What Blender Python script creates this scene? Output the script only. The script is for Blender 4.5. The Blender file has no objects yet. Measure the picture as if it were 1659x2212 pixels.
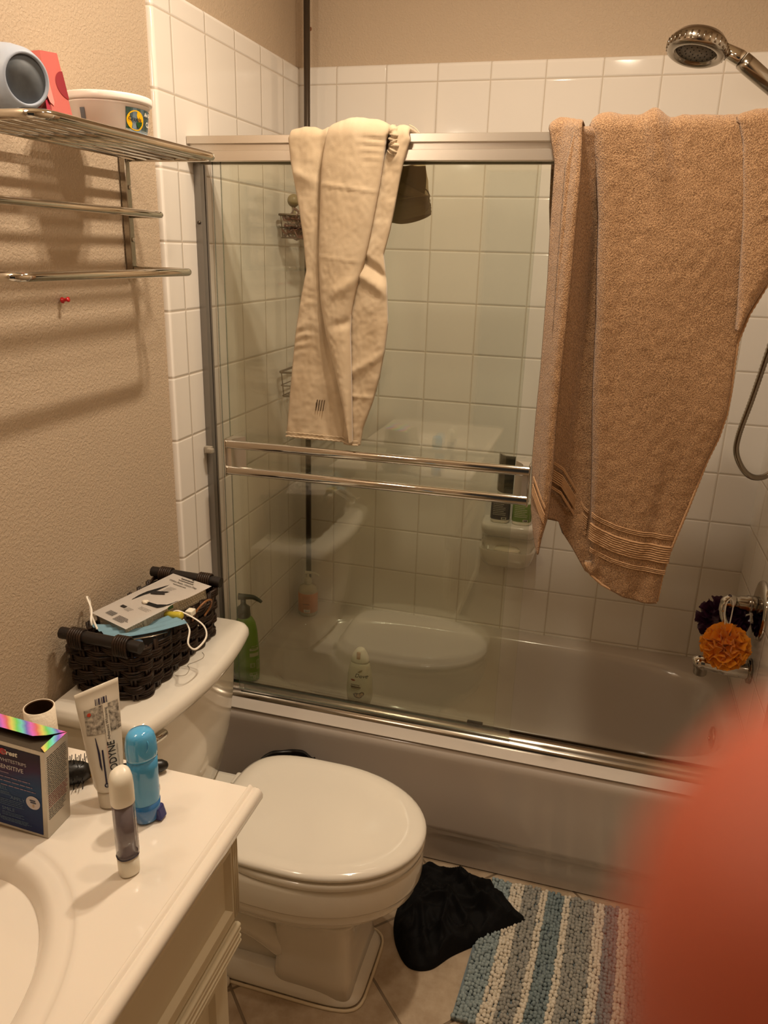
import bpy, bmesh, math, random
from mathutils import Vector, Matrix, noise
PI = math.pi
random.seed(7)
SC = bpy.context.scene
COL = SC.collection

# ---------------------------------------------------------------- colours / materials
def s2l(v):
    return v / 12.92 if v <= 0.04045 else ((v + 0.055) / 1.055) ** 2.4
def hexc(h):
    h = h.lstrip('#')
    return tuple(s2l(int(h[i:i + 2], 16) / 255) for i in (0, 2, 4)) + (1.0,)

class NT:
    def __init__(s, name):
        s.m = bpy.data.materials.new(name); s.m.use_nodes = True
        s.t = s.m.node_tree; s.t.nodes.clear()
        s.out = s.n('ShaderNodeOutputMaterial')
    def n(s, kind, **kw):
        nd = s.t.nodes.new(kind)
        for k, v in kw.items():
            if k in nd.inputs: nd.inputs[k].default_value = v
            else: setattr(nd, k, v)
        return nd
    def l(s, a, b): s.t.links.new(a, b)
    def math(s, op, a, b=None, clamp=False):
        nd = s.n('ShaderNodeMath', operation=op, use_clamp=clamp)
        for i, v in enumerate((a, b)):
            if v is None: continue
            if isinstance(v, (int, float)): nd.inputs[i].default_value = v
            else: s.l(v, nd.inputs[i])
        return nd.outputs[0]
    def mix(s, fac, a, b):
        nd = s.n('ShaderNodeMix', data_type='RGBA')
        for i, v in ((0, fac), (6, a), (7, b)):
            if isinstance(v, (int, float)): nd.inputs[i].default_value = v
            elif isinstance(v, tuple): nd.inputs[i].default_value = v
            else: s.l(v, nd.inputs[i])
        return nd.outputs[2]

MATS = {}
def pm(name, col, rough=0.5, metal=0.0, bump=None, var=None, coat=0.0, sss=0.0, spec=0.5, sheen=0.0, trans=0.0,
       stretch=None, alpha=None, emis=None, ior=None):
    """principled material; bump=(scale,distance,detail); var=(scale,dark colour,amount)"""
    if name in MATS: return MATS[name]
    c = hexc(col) if isinstance(col, str) else col
    T = NT(name)
    p = T.n('ShaderNodeBsdfPrincipled')
    p.inputs['Base Color'].default_value = c
    p.inputs['Roughness'].default_value = rough
    p.inputs['Metallic'].default_value = metal
    p.inputs['Specular IOR Level'].default_value = spec
    p.inputs['Coat Weight'].default_value = coat
    p.inputs['Coat Roughness'].default_value = 0.08
    p.inputs['Sheen Weight'].default_value = sheen
    p.inputs['Transmission Weight'].default_value = trans
    if ior: p.inputs['IOR'].default_value = ior
    if sss:
        p.inputs['Subsurface Weight'].default_value = sss
        p.inputs['Subsurface Radius'].default_value = (0.02, 0.012, 0.008)
    co = None
    if bump or var:
        tc = T.n('ShaderNodeTexCoord'); co = tc.outputs['Object']
        if stretch:
            mp = T.n('ShaderNodeMapping'); mp.inputs['Scale'].default_value = stretch
            T.l(co, mp.inputs[0]); co = mp.outputs[0]
    if var:
        nz = T.n('ShaderNodeTexNoise', Scale=var[0], Detail=4.0)
        T.l(co, nz.inputs['Vector'])
        rp = T.n('ShaderNodeMapRange'); rp.inputs['From Min'].default_value = 0.3; rp.inputs['From Max'].default_value = 0.7
        rp.inputs['To Max'].default_value = var[2]
        T.l(nz.outputs[0], rp.inputs[0])
        T.l(T.mix(rp.outputs[0], c, hexc(var[1])), p.inputs['Base Color'])
    if bump:
        nb = T.n('ShaderNodeTexNoise', Scale=bump[0], Detail=float(bump[2]) if len(bump) > 2 else 2.0)
        T.l(co, nb.inputs['Vector'])
        b = T.n('ShaderNodeBump'); b.inputs['Distance'].default_value = bump[1]; b.inputs['Strength'].default_value = 1.0
        T.l(nb.outputs[0], b.inputs['Height']); T.l(b.outputs[0], p.inputs['Normal'])
    last = p.outputs[0]
    if alpha is not None:
        tr = T.n('ShaderNodeBsdfTransparent'); mx = T.n('ShaderNodeMixShader'); mx.inputs[0].default_value = alpha
        T.l(tr.outputs[0], mx.inputs[1]); T.l(last, mx.inputs[2]); last = mx.outputs[0]
    T.l(last, T.out.inputs[0])
    MATS[name] = T.m
    return T.m

# ---------------------------------------------------------------- object helpers
ROOTM = {}
def setp(o, label=None, cat=None, group=None, kind=None):
    if label: o['label'] = label
    if cat: o['category'] = cat
    if group: o['group'] = group
    if kind: o['kind'] = kind
    return o
def thing(name, label, cat, loc=(0, 0, 0), rotz=0.0, group=None, rot=None):
    o = bpy.data.objects.new(name, None); COL.objects.link(o)
    o.empty_display_size = 0.03
    o.location = loc; o.rotation_euler = rot if rot else (0, 0, rotz)
    ROOTM[o.name] = Matrix.LocRotScale(Vector(loc), o.rotation_euler.copy(), None)
    return setp(o, label, cat, group)
def world_m(o):
    m = ROOTM.get(o.name, Matrix.Identity(4))
    return m
def part(name, bm, mat, parent=None, world=False, smooth=True, label=None, kind=None, auto=None):
    """bm -> one mesh object. world=True: vertices are given in room coordinates."""
    if parent is not None:
        pw = world_m(parent)
        if world: bmesh.ops.transform(bm, matrix=pw.inverted(), verts=bm.verts)
    me = bpy.data.meshes.new(name)
    origin = None
    if parent is None:
        vs = bm.verts
        xs = [v.co.x for v in vs]; ys = [v.co.y for v in vs]; zs = [v.co.z for v in vs]
        origin = Vector(((min(xs) + max(xs)) / 2, (min(ys) + max(ys)) / 2, min(zs)))
        if kind != 'structure':
            bmesh.ops.translate(bm, vec=-origin, verts=bm.verts)
        else: origin = Vector((0, 0, 0))
    bm.to_mesh(me); bm.free()
    mats = mat if isinstance(mat, (list, tuple)) else [mat]
    for m in mats: me.materials.append(m)
    if smooth:
        for p in me.polygons: p.use_smooth = True
        if auto is not None:
            try: me.set_sharp_from_angle(angle=math.radians(auto))
            except Exception: pass
            if auto <= 40 and len(me.polygons) < 400:   # keep the broad faces of bevelled boxes truly flat
                amax = max(p.area for p in me.polygons)
                for p in me.polygons:
                    if p.area > amax * .12: p.use_smooth = False
    o = bpy.data.objects.new(name, me); COL.objects.link(o)
    if parent is not None:
        o.parent = parent
        ROOTM[o.name] = world_m(parent)
    else:
        o.location = origin; ROOTM[o.name] = Matrix.Translation(origin)
    if label: o['label'] = label
    if kind: o['kind'] = kind
    return o
def solo(name, bm, mat, label, cat, group=None, kind=None, smooth=True, auto=None):
    o = part(name, bm, mat, None, smooth=smooth, kind=kind, auto=auto)
    return setp(o, label, cat, group)

# ---------------------------------------------------------------- mesh helpers
def BM(): return bmesh.new()
def add_box(bm, lo, hi, bevel=0.0, seg=2, mi=0):
    vs = [bm.verts.new((x, y, z)) for x in (lo[0], hi[0]) for y in (lo[1], hi[1]) for z in (lo[2], hi[2])]
    F = [(0, 1, 3, 2), (4, 6, 7, 5), (0, 4, 5, 1), (2, 3, 7, 6), (0, 2, 6, 4), (1, 5, 7, 3)]
    fs = [bm.faces.new([vs[i] for i in f]) for f in F]
    for f in fs: f.material_index = mi
    if bevel > 0:
        es = list({e for f in fs for e in f.edges})
        r = bmesh.ops.bevel(bm, geom=es, offset=bevel, segments=seg, profile=0.5, affect='EDGES')
        for f in r['faces']: f.material_index = mi
    return vs
def box(lo, hi, bevel=0.0, seg=2):
    bm = BM(); add_box(bm, lo, hi, bevel, seg); return bm
def xform(bm, M): bmesh.ops.transform(bm, matrix=M, verts=bm.verts); return bm
def join(dst, src, M=None):
    """append src bmesh to dst"""
    if M is not None: xform(src, M)
    mp = {v: dst.verts.new(v.co) for v in src.verts}
    for f in src.faces:
        try:
            nf = dst.faces.new([mp[v] for v in f.verts]); nf.material_index = f.material_index
        except ValueError: pass
    src.free(); return dst
def loft(bm, rings, closed=True, cap0=True, cap1=True, mi=0, loop=False):
    R = [[bm.verts.new(p) for p in r] for r in rings]
    n = len(R[0])
    rng = range(len(R)) if loop else range(len(R) - 1)
    for i in rng:
        a, b = R[i], R[(i + 1) % len(R)]
        for j in range(n if closed else n - 1):
            k = (j + 1) % n
            f = bm.faces.new((a[j], a[k], b[k], b[j])); f.material_index = mi
    if cap0 and closed and not loop:
        f = bm.faces.new(list(reversed(R[0]))); f.material_index = mi
    if cap1 and closed and not loop:
        f = bm.faces.new(R[-1]); f.material_index = mi
    return R
def ring(c, rx, ry, z=None, n=32, e=2.0, rot=0.0):
    out = []
    for i in range(n):
        t = 2 * PI * i / n
        ct, st = math.cos(t), math.sin(t)
        x = rx * math.copysign(abs(ct) ** (2 / e), ct); y = ry * math.copysign(abs(st) ** (2 / e), st)
        if rot: x, y = x * math.cos(rot) - y * math.sin(rot), x * math.sin(rot) + y * math.cos(rot)
        out.append((c[0] + x, c[1] + y, c[2] if z is None else z))
    return out
def lathe(bm, prof, c=(0, 0, 0), n=32, mi=0, M=None, cap0=True, cap1=True):
    """prof = [(r,z)] around local z"""
    rings = []
    for r, z in prof:
        rr = []
        for i in range(n):
            t = 2 * PI * i / n
            p = Vector((c[0] + r * math.cos(t), c[1] + r * math.sin(t), c[2] + z))
            rr.append(M @ p if M is not None else p)
        rings.append(rr)
    loft(bm, rings, cap0=cap0, cap1=cap1, mi=mi)
    return bm
def frame_of(d):
    d = d.normalized()
    up = Vector((0, 0, 1)) if abs(d.z) < 0.95 else Vector((1, 0, 0))
    a = d.cross(up).normalized(); b = a.cross(d).normalized()
    return a, b
def tube(bm, pts, r, n=10, cap=True, closed=False, mi=0, flat=1.0, upv=None):
    pts = [Vector(p) for p in pts]
    N = len(pts)
    rr = r if isinstance(r, (list, tuple)) else [r] * N
    rings = []; pa = None
    for i, p in enumerate(pts):
        if closed: d = pts[(i + 1) % N] - pts[i - 1]
        else: d = pts[min(i + 1, N - 1)] - pts[max(i - 1, 0)]
        if d.length < 1e-9: d = Vector((0, 0, 1))
        d.normalize()
        if pa is None:
            a, b = frame_of(d)
            if upv is not None:
                b = (Vector(upv) - d * d.dot(Vector(upv))).normalized(); a = d.cross(b).normalized()
        else:
            a = (pa - d * pa.dot(d))
            if a.length < 1e-6: a, b = frame_of(d)
            a.normalize(); b = a.cross(d).normalized()
            if upv is not None:
                b = (Vector(upv) - d * d.dot(Vector(upv))).normalized(); a = d.cross(b).normalized()
        pa = a
        rings.append([p + (a * math.cos(2 * PI * k / n) + b * math.sin(2 * PI * k / n) * flat) * rr[i] for k in range(n)])
    loft(bm, rings, cap0=cap and not closed, cap1=cap and not closed, mi=mi, loop=closed)
    return bm
def smooth_path(pts, sub=6, closed=False):
    P = [Vector(p) for p in pts]; N = len(P); out = []
    rng = range(N) if closed else range(N - 1)
    for i in rng:
        p0 = P[i - 1] if (closed or i > 0) else P[0]
        p1 = P[i]; p2 = P[(i + 1) % N]
        p3 = P[(i + 2) % N] if (closed or i + 2 < N) else P[-1]
        for s in range(sub):
            t = s / sub
            out.append(0.5 * ((2 * p1) + (-p0 + p2) * t + (2 * p0 - 5 * p1 + 4 * p2 - p3) * t * t + (-p0 + 3 * p1 - 3 * p2 + p3) * t ** 3))
    if not closed: out.append(P[-1])
    return out
def fillet(pts, r, seg=6):
    """polyline with rounded corners"""
    P = [Vector(p) for p in pts]; out = [P[0]]
    for i in range(1, len(P) - 1):
        a = (P[i - 1] - P[i]); b = (P[i + 1] - P[i])
        k = min(r, a.length * .49, b.length * .49)
        s = P[i] + a.normalized() * k; e = P[i] + b.normalized() * k
        for j in range(seg + 1):
            t = j / seg
            out.append((1 - t) ** 2 * s + 2 * t * (1 - t) * P[i] + t * t * e)
    out.append(P[-1]); return out
def ico(bm, c, r, sub=2, sc=(1, 1, 1), M=None, mi=0):
    res = bmesh.ops.create_icosphere(bm, subdivisions=sub, radius=r)
    for v in res['verts']:
        p = Vector((v.co.x * sc[0], v.co.y * sc[1], v.co.z * sc[2]))
        if M is not None: p = M @ p
        v.co = p + Vector(c)
        for f in v.link_faces: f.material_index = mi
def interp(tab, x):
    if x <= tab[0][0]: return tab[0][1]
    for (a, va), (b, vb) in zip(tab, tab[1:]):
        if x <= b:
            t = (x - a) / (b - a) if b > a else 0
            return va + (vb - va) * t
    return tab[-1][1]
def sstep(a, b, x):
    t = max(0.0, min(1.0, (x - a) / (b - a))); return t * t * (3 - 2 * t)
def gauss(x, s): return math.exp(-(x / s) ** 2)

# ---------------------------------------------------------------- lettering / printed marks
_TC = {}
def text2d(body, size, align='LEFT', bold=0.0, shear=0.0):
    key = (body, align, bold, shear)
    if key not in _TC:
        cu = bpy.data.curves.new('tmp_text', 'FONT'); cu.body = body; cu.size = 1.0
        cu.align_x = align; cu.offset = bold; cu.shear = shear; cu.resolution_u = 3
        ob = bpy.data.objects.new('tmp_text', cu); COL.objects.link(ob)
        dg = bpy.context.evaluated_depsgraph_get(); dg.update()
        me = bpy.data.meshes.new_from_object(ob.evaluated_get(dg))
        _TC[key] = ([(v.co.x, v.co.y) for v in me.vertices], [tuple(p.vertices) for p in me.polygons])
        bpy.data.objects.remove(ob); bpy.data.curves.remove(cu); bpy.data.meshes.remove(me)
    V, F = _TC[key]
    return [(x * size, y * size) for x, y in V], F
class Print:
    """collects flat marks in (u,v) metres; placed on a surface by fn(u,v)->point"""
    def __init__(s, fn): s.bm = BM(); s.fn = fn
    def text(s, body, u, v, size, mi=0, rot=0.0, align='LEFT', bold=0.0, shear=0.0, sx=1.0):
        V, F = text2d(body, size, align, bold, shear)
        c, sn = math.cos(rot), math.sin(rot)
        vs = [s.bm.verts.new(s.fn(u + x * sx * c - y * sn, v + x * sx * sn + y * c)) for x, y in V]
        for f in F:
            try: nf = s.bm.faces.new([vs[i] for i in f]); nf.material_index = mi
            except ValueError: pass
    def poly(s, pts, mi=0):
        vs = [s.bm.verts.new(s.fn(*p)) for p in pts]
        f = s.bm.faces.new(vs); f.material_index = mi
    def rect(s, u0, v0, u1, v1, mi=0, nu=1, nv=1):
        G = [[s.bm.verts.new(s.fn(u0 + (u1 - u0) * i / nu, v0 + (v1 - v0) * j / nv)) for j in range(nv + 1)] for i in range(nu + 1)]
        for i in range(nu):
            for j in range(nv):
                f = s.bm.faces.new((G[i][j], G[i + 1][j], G[i + 1][j + 1], G[i][j + 1])); f.material_index = mi
    def ell(s, u, v, a, b, mi=0, n=20, rot=0.0):
        c, sn = math.cos(rot), math.sin(rot)
        s.poly([(u + a * math.cos(t) * c - b * math.sin(t) * sn, v + a * math.cos(t) * sn + b * math.sin(t) * c)
                for t in [2 * PI * i / n for i in range(n)]], mi)
    def lines(s, u0, v0, u1, v1, n, th, mi=0, ragged=0.25, rng=None):
        """n rows of small print between v0 (top) and v1, drawn as word-like dashes"""
        rng = rng or random.Random(3)
        for i in range(n):
            v = v0 + (v1 - v0) * i / max(1, n - 1)
            u = u0; end = u1 - (u1 - u0) * rng.random() * ragged
            while u < end:
                w = min(end - u, (u1 - u0) * rng.uniform(.05, .16))
                s.rect(u, v - th / 2, u + w * .86, v + th / 2, mi); u += w
# ---------------------------------------------------------------- room shell
TILE = 0.1555; KX0 = 0.22355; MY0 = 0.78481; ZR = 2.11
XR = 1.481; DW = 0.012; CEIL = 2.74; YB = -3.15
def tile_mat(name, axis, off, col='#ece5dc', grout='#c9bcab'):
    T = NT(name)
    tc = T.n('ShaderNodeTexCoord'); sp = T.n('ShaderNodeSeparateXYZ'); T.l(tc.outputs['Object'], sp.inputs[0])
    u = T.math('ADD', sp.outputs[0 if axis == 'x' else 1], off + 20 * TILE)
    v = T.math('ADD', sp.outputs[2], -ZR + 20 * TILE)
    cb = T.n('ShaderNodeCombineXYZ'); T.l(u, cb.inputs[0]); T.l(v, cb.inputs[1])
    def brick(mort, smooth):
        b = T.n('ShaderNodeTexBrick', offset=0.0, squash=1.0)
        b.inputs['Scale'].default_value = 1.0; b.inputs['Mortar Size'].default_value = mort
        b.inputs['Mortar Smooth'].default_value = smooth; b.inputs['Brick Width'].default_value = TILE
        b.inputs['Row Height'].default_value = TILE
        T.l(cb.outputs[0], b.inputs['Vector']); return b
    b1 = brick(0.0017, 0.25); b2 = brick(0.0055, 1.0)
    nz = T.n('ShaderNodeTexNoise', Scale=9.0, Detail=2.0); T.l(tc.outputs['Object'], nz.inputs['Vector'])
    b1.inputs['Color1'].default_value = (1, 1, 1, 1); b1.inputs['Color2'].default_value = (0.94, 0.94, 0.93, 1); b1.inputs['Mortar'].default_value = (1, 1, 1, 1)
    base = T.mix(b1.outputs['Fac'], hexc(col), hexc(grout))
    mul = T.n('ShaderNodeMix', data_type='RGBA', blend_type='MULTIPLY'); mul.inputs[0].default_value = .6
    T.l(base, mul.inputs[6]); T.l(b1.outputs['Color'], mul.inputs[7])
    p = T.n('ShaderNodeBsdfPrincipled'); p.inputs['Specular IOR Level'].default_value = 0.5
    T.l(mul.outputs[2], p.inputs['Base Color'])
    rg = T.n('ShaderNodeMapRange'); rg.inputs['To Min'].default_value = 0.07; rg.inputs['To Max'].default_value = 0.8
    T.l(b1.outputs['Fac'], rg.inputs[0]); T.l(rg.outputs[0], p.inputs['Roughness'])
    h = T.math('SUBTRACT', 1.0, b2.outputs['Fac']); h2 = T.math('MULTIPLY', nz.outputs[0], 0.18); h3 = T.math('ADD', h, h2)
    bp = T.n('ShaderNodeBump'); bp.inputs['Distance'].default_value = 0.0014; bp.inputs['Strength'].default_value = 1.0
    T.l(h3, bp.inputs['Height']); T.l(bp.outputs[0], p.inputs['Normal']); T.l(p.outputs[0], T.out.inputs[0])
    return T.m
M_TILE_B = tile_mat('glazed_tile_back', 'x', KX0 * TILE)
M_TILE_L = tile_mat('glazed_tile_side', 'y', MY0 * TILE)

def wall_mat():
    T = NT('orange_peel_paint')
    tc = T.n('ShaderNodeTexCoord'); co = tc.outputs['Object']
    p = T.n('ShaderNodeBsdfPrincipled'); p.inputs['Base Color'].default_value = hexc('#c0ac94'); p.inputs['Roughness'].default_value = .6
    p.inputs['Specular IOR Level'].default_value = .35
    n1 = T.n('ShaderNodeTexNoise', Scale=165.0, Detail=2.5, Roughness=.55, Distortion=.6); T.l(co, n1.inputs['Vector'])
    r = T.n('ShaderNodeMapRange', interpolation_type='SMOOTHSTEP'); r.inputs['From Min'].default_value = .38; r.inputs['From Max'].default_value = .66
    T.l(n1.outputs[0], r.inputs[0])
    b = T.n('ShaderNodeBump'); b.inputs['Distance'].default_value = .0008; b.inputs['Strength'].default_value = .75
    T.l(r.outputs[0], b.inputs['Height']); T.l(b.outputs[0], p.inputs['Normal'])
    n2 = T.n('ShaderNodeTexNoise', Scale=2.2, Detail=3.0); T.l(co, n2.inputs['Vector'])
    T.l(T.mix(T.math('MULTIPLY', n2.outputs[0], .35), hexc('#c4b098'), hexc('#b39c82')), p.inputs['Base Color'])
    T.l(p.outputs[0], T.out.inputs[0]); return T.m
M_WALL = wall_mat()

# drywall shells
part('wall_left', box((-0.12, YB, 0), (-DW, DW, CEIL)), M_WALL, kind='structure', smooth=False)
part('wall_back', box((-0.12, DW, 0), (XR + 0.12, 0.13, CEIL)), M_WALL, kind='structure', smooth=False)
part('wall_right', box((XR + DW, YB, 0), (XR + 0.12, DW, CEIL)), M_WALL, kind='structure', smooth=False)
bm = BM()
add_box(bm, (-0.12, YB - 0.12, 0), (.30, YB, CEIL)); add_box(bm, (1.30, YB - 0.12, 0), (XR + 0.12, YB, CEIL)); add_box(bm, (.30, YB - 0.12, 2.05), (1.30, YB, CEIL))
part('wall_front', bm, M_WALL, kind='structure', smooth=False)   # unseen doorway opening added to cut the bounce light
M_CEIL = pm('ceiling_paint', '#e6d8c0', .8, bump=(120, .0008, 2))
part('ceiling', box((-0.12, YB - .12, CEIL), (XR + 0.12, 0.13, CEIL + .1)), M_CEIL, kind='structure', smooth=False)

# tile fields (slabs proud of the drywall, with rounded bullnose borders)
def slab(axis):
    bm = BM(); th = DW + 0.0
    if axis == 'back':
        add_box(bm, (0, 0, .30), (XR, DW, ZR + .050))
    else:
        s = -DW if axis == 'left' else XR
        add_box(bm, (s, -.822, 0.0), (s + DW, 0, ZR + .050))
    # bullnose: bevel the outer top / front edges that face the room
    es = []
    for e in bm.edges:
        a, b = e.verts[0].co, e.verts[1].co
        if axis == 'back':
            if min(a.z, b.z) > ZR and max(a.y, b.y) < 1e-6: es.append(e)
        else:
            face = 0.0 if axis == 'left' else XR
            on = abs(a.x - face) < 1e-6 and abs(b.x - face) < 1e-6
            if on and (min(a.z, b.z) > ZR or max(a.y, b.y) < -.8): es.append(e)
    bmesh.ops.bevel(bm, geom=es, offset=.0105, segments=5, profile=.5, affect='EDGES')
    return bm
part('wall_back_tile', slab('back'), M_TILE_B, kind='structure', auto=40)
part('wall_left_tile', slab('left'), M_TILE_L, kind='structure', auto=40)
part('wall_right_tile', slab('right'), M_TILE_L, kind='structure', auto=40)

# diagonal beige floor tile
def floor_mat():
    T = NT('beige_floor_tile')
    tc = T.n('ShaderNodeTexCoord'); sp = T.n('ShaderNodeSeparateXYZ'); T.l(tc.outputs['Object'], sp.inputs[0])
    k = .7071
    u = T.math('MULTIPLY', T.math('ADD', sp.outputs[0], sp.outputs[1]), k)
    v = T.math('MULTIPLY', T.math('SUBTRACT', sp.outputs[0], sp.outputs[1]), k)
    u = T.math('ADD', u, .507 * k + 6.1); v = T.math('ADD', v, -1.585 * k + 6.1)
    cb = T.n('ShaderNodeCombineXYZ'); T.l(u, cb.inputs[0]); T.l(v, cb.inputs[1])
    b = T.n('ShaderNodeTexBrick', offset=0.0, squash=1.0); b.inputs['Scale'].default_value = 1
    b.inputs['Brick Width'].default_value = .305; b.inputs['Row Height'].default_value = .305
    b.inputs['Mortar Size'].default_value = .0035; b.inputs['Mortar Smooth'].default_value = .3
    T.l(cb.outputs[0], b.inputs['Vector'])
    n = T.n('ShaderNodeTexNoise', Scale=14.0, Detail=6.0, Roughness=.65); T.l(tc.outputs['Object'], n.inputs['Vector'])
    r = T.n('ShaderNodeMapRange'); r.inputs['From Min'].default_value = .35; r.inputs['From Max'].default_value = .7; T.l(n.outputs[0], r.inputs[0])
    c = T.mix(r.outputs[0], hexc('#b8a48b'), hexc('#9a8368'))
    c = T.mix(b.outputs['Fac'], c, hexc('#7a6852'))
    p = T.n('ShaderNodeBsdfPrincipled'); p.inputs['Roughness'].default_value = .42; T.l(c, p.inputs['Base Color'])
    bp = T.n('ShaderNodeBump'); bp.inputs['Distance'].default_value = .0015
    T.l(T.math('ADD', T.math('SUBTRACT', 1.0, b.outputs['Fac']), T.math('MULTIPLY', n.outputs[0], .4)), bp.inputs['Height'])
    T.l(bp.outputs[0], p.inputs['Normal']); T.l(p.outputs[0], T.out.inputs[0]); return T.m
part('floor', box((-0.12, YB - .12, -.1), (XR + .12, .13, 0)), floor_mat(), kind='structure', smooth=False)

# ---------------------------------------------------------------- shared materials
M_PORC = pm('white_porcelain', '#e8e1d4', .10, coat=.4)
M_ENAMEL = pm('bathtub_enamel', '#c8beb4', .14, coat=.3)
M_CHROME = pm('chrome', '#d2cdc4', .07, metal=1.0)
M_CHROME2 = pm('worn_chrome', '#a39b8f', .17, metal=1.0)
M_ALU = pm('satin_aluminium', '#d5ccc0', .32, metal=.85, bump=(600, .00004, 1))
M_DARKM = pm('dark_bronze_metal', '#5b5146', .35, metal=.8)
M_BLACKP = pm('black_plastic', '#141210', .35)
M_WHITEP = pm('white_plastic', '#f0ead9', .32, sss=.1)
M_INK = pm('black_ink', '#1c1a1c', .6)
M_INKW = pm('white_ink', '#e9e4d8', .5)

# ---------------------------------------------------------------- light
def pt(name, loc, power, r, col):
    l = bpy.data.lights.new(name, 'AREA' if 'ceiling' in name else 'POINT'); l.energy = power; l.color = col
    if l.type == 'AREA': l.shape = 'DISK'; l.size = 2 * r
    else: l.shadow_soft_size = r
    o = bpy.data.objects.new(name, l); o.location = loc; COL.objects.link(o)
WARM = (1.0, .835, .64)
for yy in (-1.0, -1.12):
    pt('ceiling_bulb', (.72, yy, 2.62), 6.1, .03, WARM)
pt('ceiling_bulb', (.94, -1.58, 2.50), 2.7, .045, WARM)
for yy in (-1.80, -2.10):
    pt('vanity_bulb', (.13, yy, 2.16), 3.4, .05, WARM)
w = bpy.data.worlds.new('world'); SC.world = w; w.use_nodes = True
w.node_tree.nodes['Background'].inputs[0].default_value = (1, .8, .6, 1); w.node_tree.nodes['Background'].inputs[1].default_value = .02

# ---------------------------------------------------------------- camera
cam = bpy.data.cameras.new('camera'); co = bpy.data.objects.new('camera', cam); COL.objects.link(co)
co.location = (0.99196, -2.46722, 1.63507); co.rotation_euler = (1.24525228, -0.0278680, 0.27967655)
cam.sensor_fit = 'VERTICAL'; cam.sensor_width = 27; cam.sensor_height = 36; cam.lens = 27.0664
cam.clip_start = .002; cam.clip_end = 20
cam.dof.use_dof = True; cam.dof.focus_distance = 1.35; cam.dof.aperture_fstop = 13.0
SC.camera = co
SC.view_settings.view_transform = 'Standard'; SC.view_settings.look = 'None'
SC.view_settings.exposure = 0.55
SC.cycles.max_bounces = 8; SC.cycles.diffuse_bounces = 4; SC.cycles.glossy_bounces = 4
SC.cycles.use_adaptive_sampling = True; SC.cycles.adaptive_threshold = 0.035
SC.cycles.transparent_max_bounces = 12; SC.cycles.transmission_bounces = 6
SC.cycles.use_denoising = True
SC.cycles.sample_clamp_indirect = 6.0
# ---------------------------------------------------------------- bathtub
RIM = .39
def rrect(x0, x1, y0, y1, e, n=72, z=0):
    return ring(((x0 + x1) / 2, (y0 + y1) / 2, z), (x1 - x0) / 2, (y1 - y0) / 2, n=n, e=e)
tub = thing('bathtub', 'white enamelled alcove bathtub with a plain apron front', 'bathtub', (.74, -.37, 0))
bm = BM()
N = 72
inner = [(.062, 1.445, -.612, -.048, 4.5, RIM), (.070, 1.438, -.605, -.055, 4.3, RIM - .003), (.080, 1.432, -.597, -.062, 4.2, RIM - .010),
         (.100, 1.424, -.590, -.070, 4.0, RIM - .035), (.150, 1.415, -.580, -.080, 3.8, RIM - .11), (.210, 1.405, -.565, -.095, 3.6, RIM - .20),
         (.262, 1.393, -.545, -.110, 3.5, RIM - .27), (.310, 1.375, -.525, -.130, 3.4, RIM - .305), (.370, 1.34, -.50, -.155, 3.2, RIM - .322), (.60, 1.20, -.40, -.25, 2.5, RIM - .326)]
rings = []
# outer rectangle ring matched by angle
outer = []
for p in ring((.7405, -.37, RIM), .7405 - .0005, .37, n=N, e=40): outer.append((max(.0005, min(XR - .0005, p[0])), max(-.742, min(-.0005, p[1])), RIM))
def front(p, z, y):  # keep x, move the front edge out/down
    return (p[0], p[1], z)
rings.append(outer)
for a in inner: rings.append(rrect(a[0], a[1], a[2], a[3], a[4], N, a[5]))
loft(bm, rings, cap0=False, cap1=True)
part('basin', bm, M_ENAMEL, tub, world=True)
bm = BM()
prof = [(-.70, RIM - .0006), (-.714, RIM - .0009), (-.7225, RIM - .0025), (-.7300, RIM - .0060), (-.7360, RIM - .0110), (-.7400, RIM - .0175), (-.7420, RIM - .026), (-.7425, RIM - .036), (-.7415, RIM - .05), (-.741, .26), (-.742, .135), (-.741, .122), (-.734, .112), (-.727, .100), (-.725, .08), (-.7235, .004)]
rings = [[(x, y, z) for y, z in prof] for x in (.001, XR - .001)]
loft(bm, rings, closed=False)
part('apron', bm, M_ENAMEL, tub, world=True)
# overflow cover and drain
bm = BM()
Mo = Matrix.Translation((1.4225, -.352, .318)) @ Matrix.Rotation(-PI / 2 - .07, 4, 'Y')
lathe(bm, [(0, .012), (.024, .011), (.034, .006), (.036, .0), (0, -.004)], n=32, M=Mo)
lathe(bm, [(0, .016), (.006, .015), (.007, .011)], n=12, M=Mo)
part('overflow_cover', bm, M_CHROME2, tub, world=True)

# ---------------------------------------------------------------- sliding shower doors
fr = thing('shower_door_frame', 'brushed metal frame of the sliding shower doors on the tub rim', 'door frame', (.74, -.665, RIM))
ZH0, ZH1 = 1.823, 1.878
bm = BM()
prof = [(-.632, ZH0), (-.632, ZH1), (-.700, ZH1), (-.7035, ZH1 - .001), (-.7035, ZH1 - .0165), (-.692, ZH1 - .0185), (-.692, ZH1 - .0305), (-.7035, ZH1 - .0325), (-.7035, ZH0 + .002), (-.702, ZH0), (-.694, ZH0), (-.694, ZH0 + .02), (-.64, ZH0 + .02), (-.64, ZH0)]
rings = [[(x, y, z) for y, z in prof] for x in (.0015, XR - .0015)]
loft(bm, rings)
part('header', bm, M_ALU, fr, world=True, smooth=False)
bm = BM()
prof = [(-.634, RIM + .0012), (-.634, RIM + .012), (-.637, RIM + .024), (-.641, RIM + .024), (-.643, RIM + .013), (-.652, RIM + .011), (-.655, RIM + .026), (-.659, RIM + .027), (-.664, RIM + .018), (-.672, RIM + .015), (-.680, RIM + .011), (-.686, RIM + .006), (-.688, RIM + .0012)]
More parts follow.
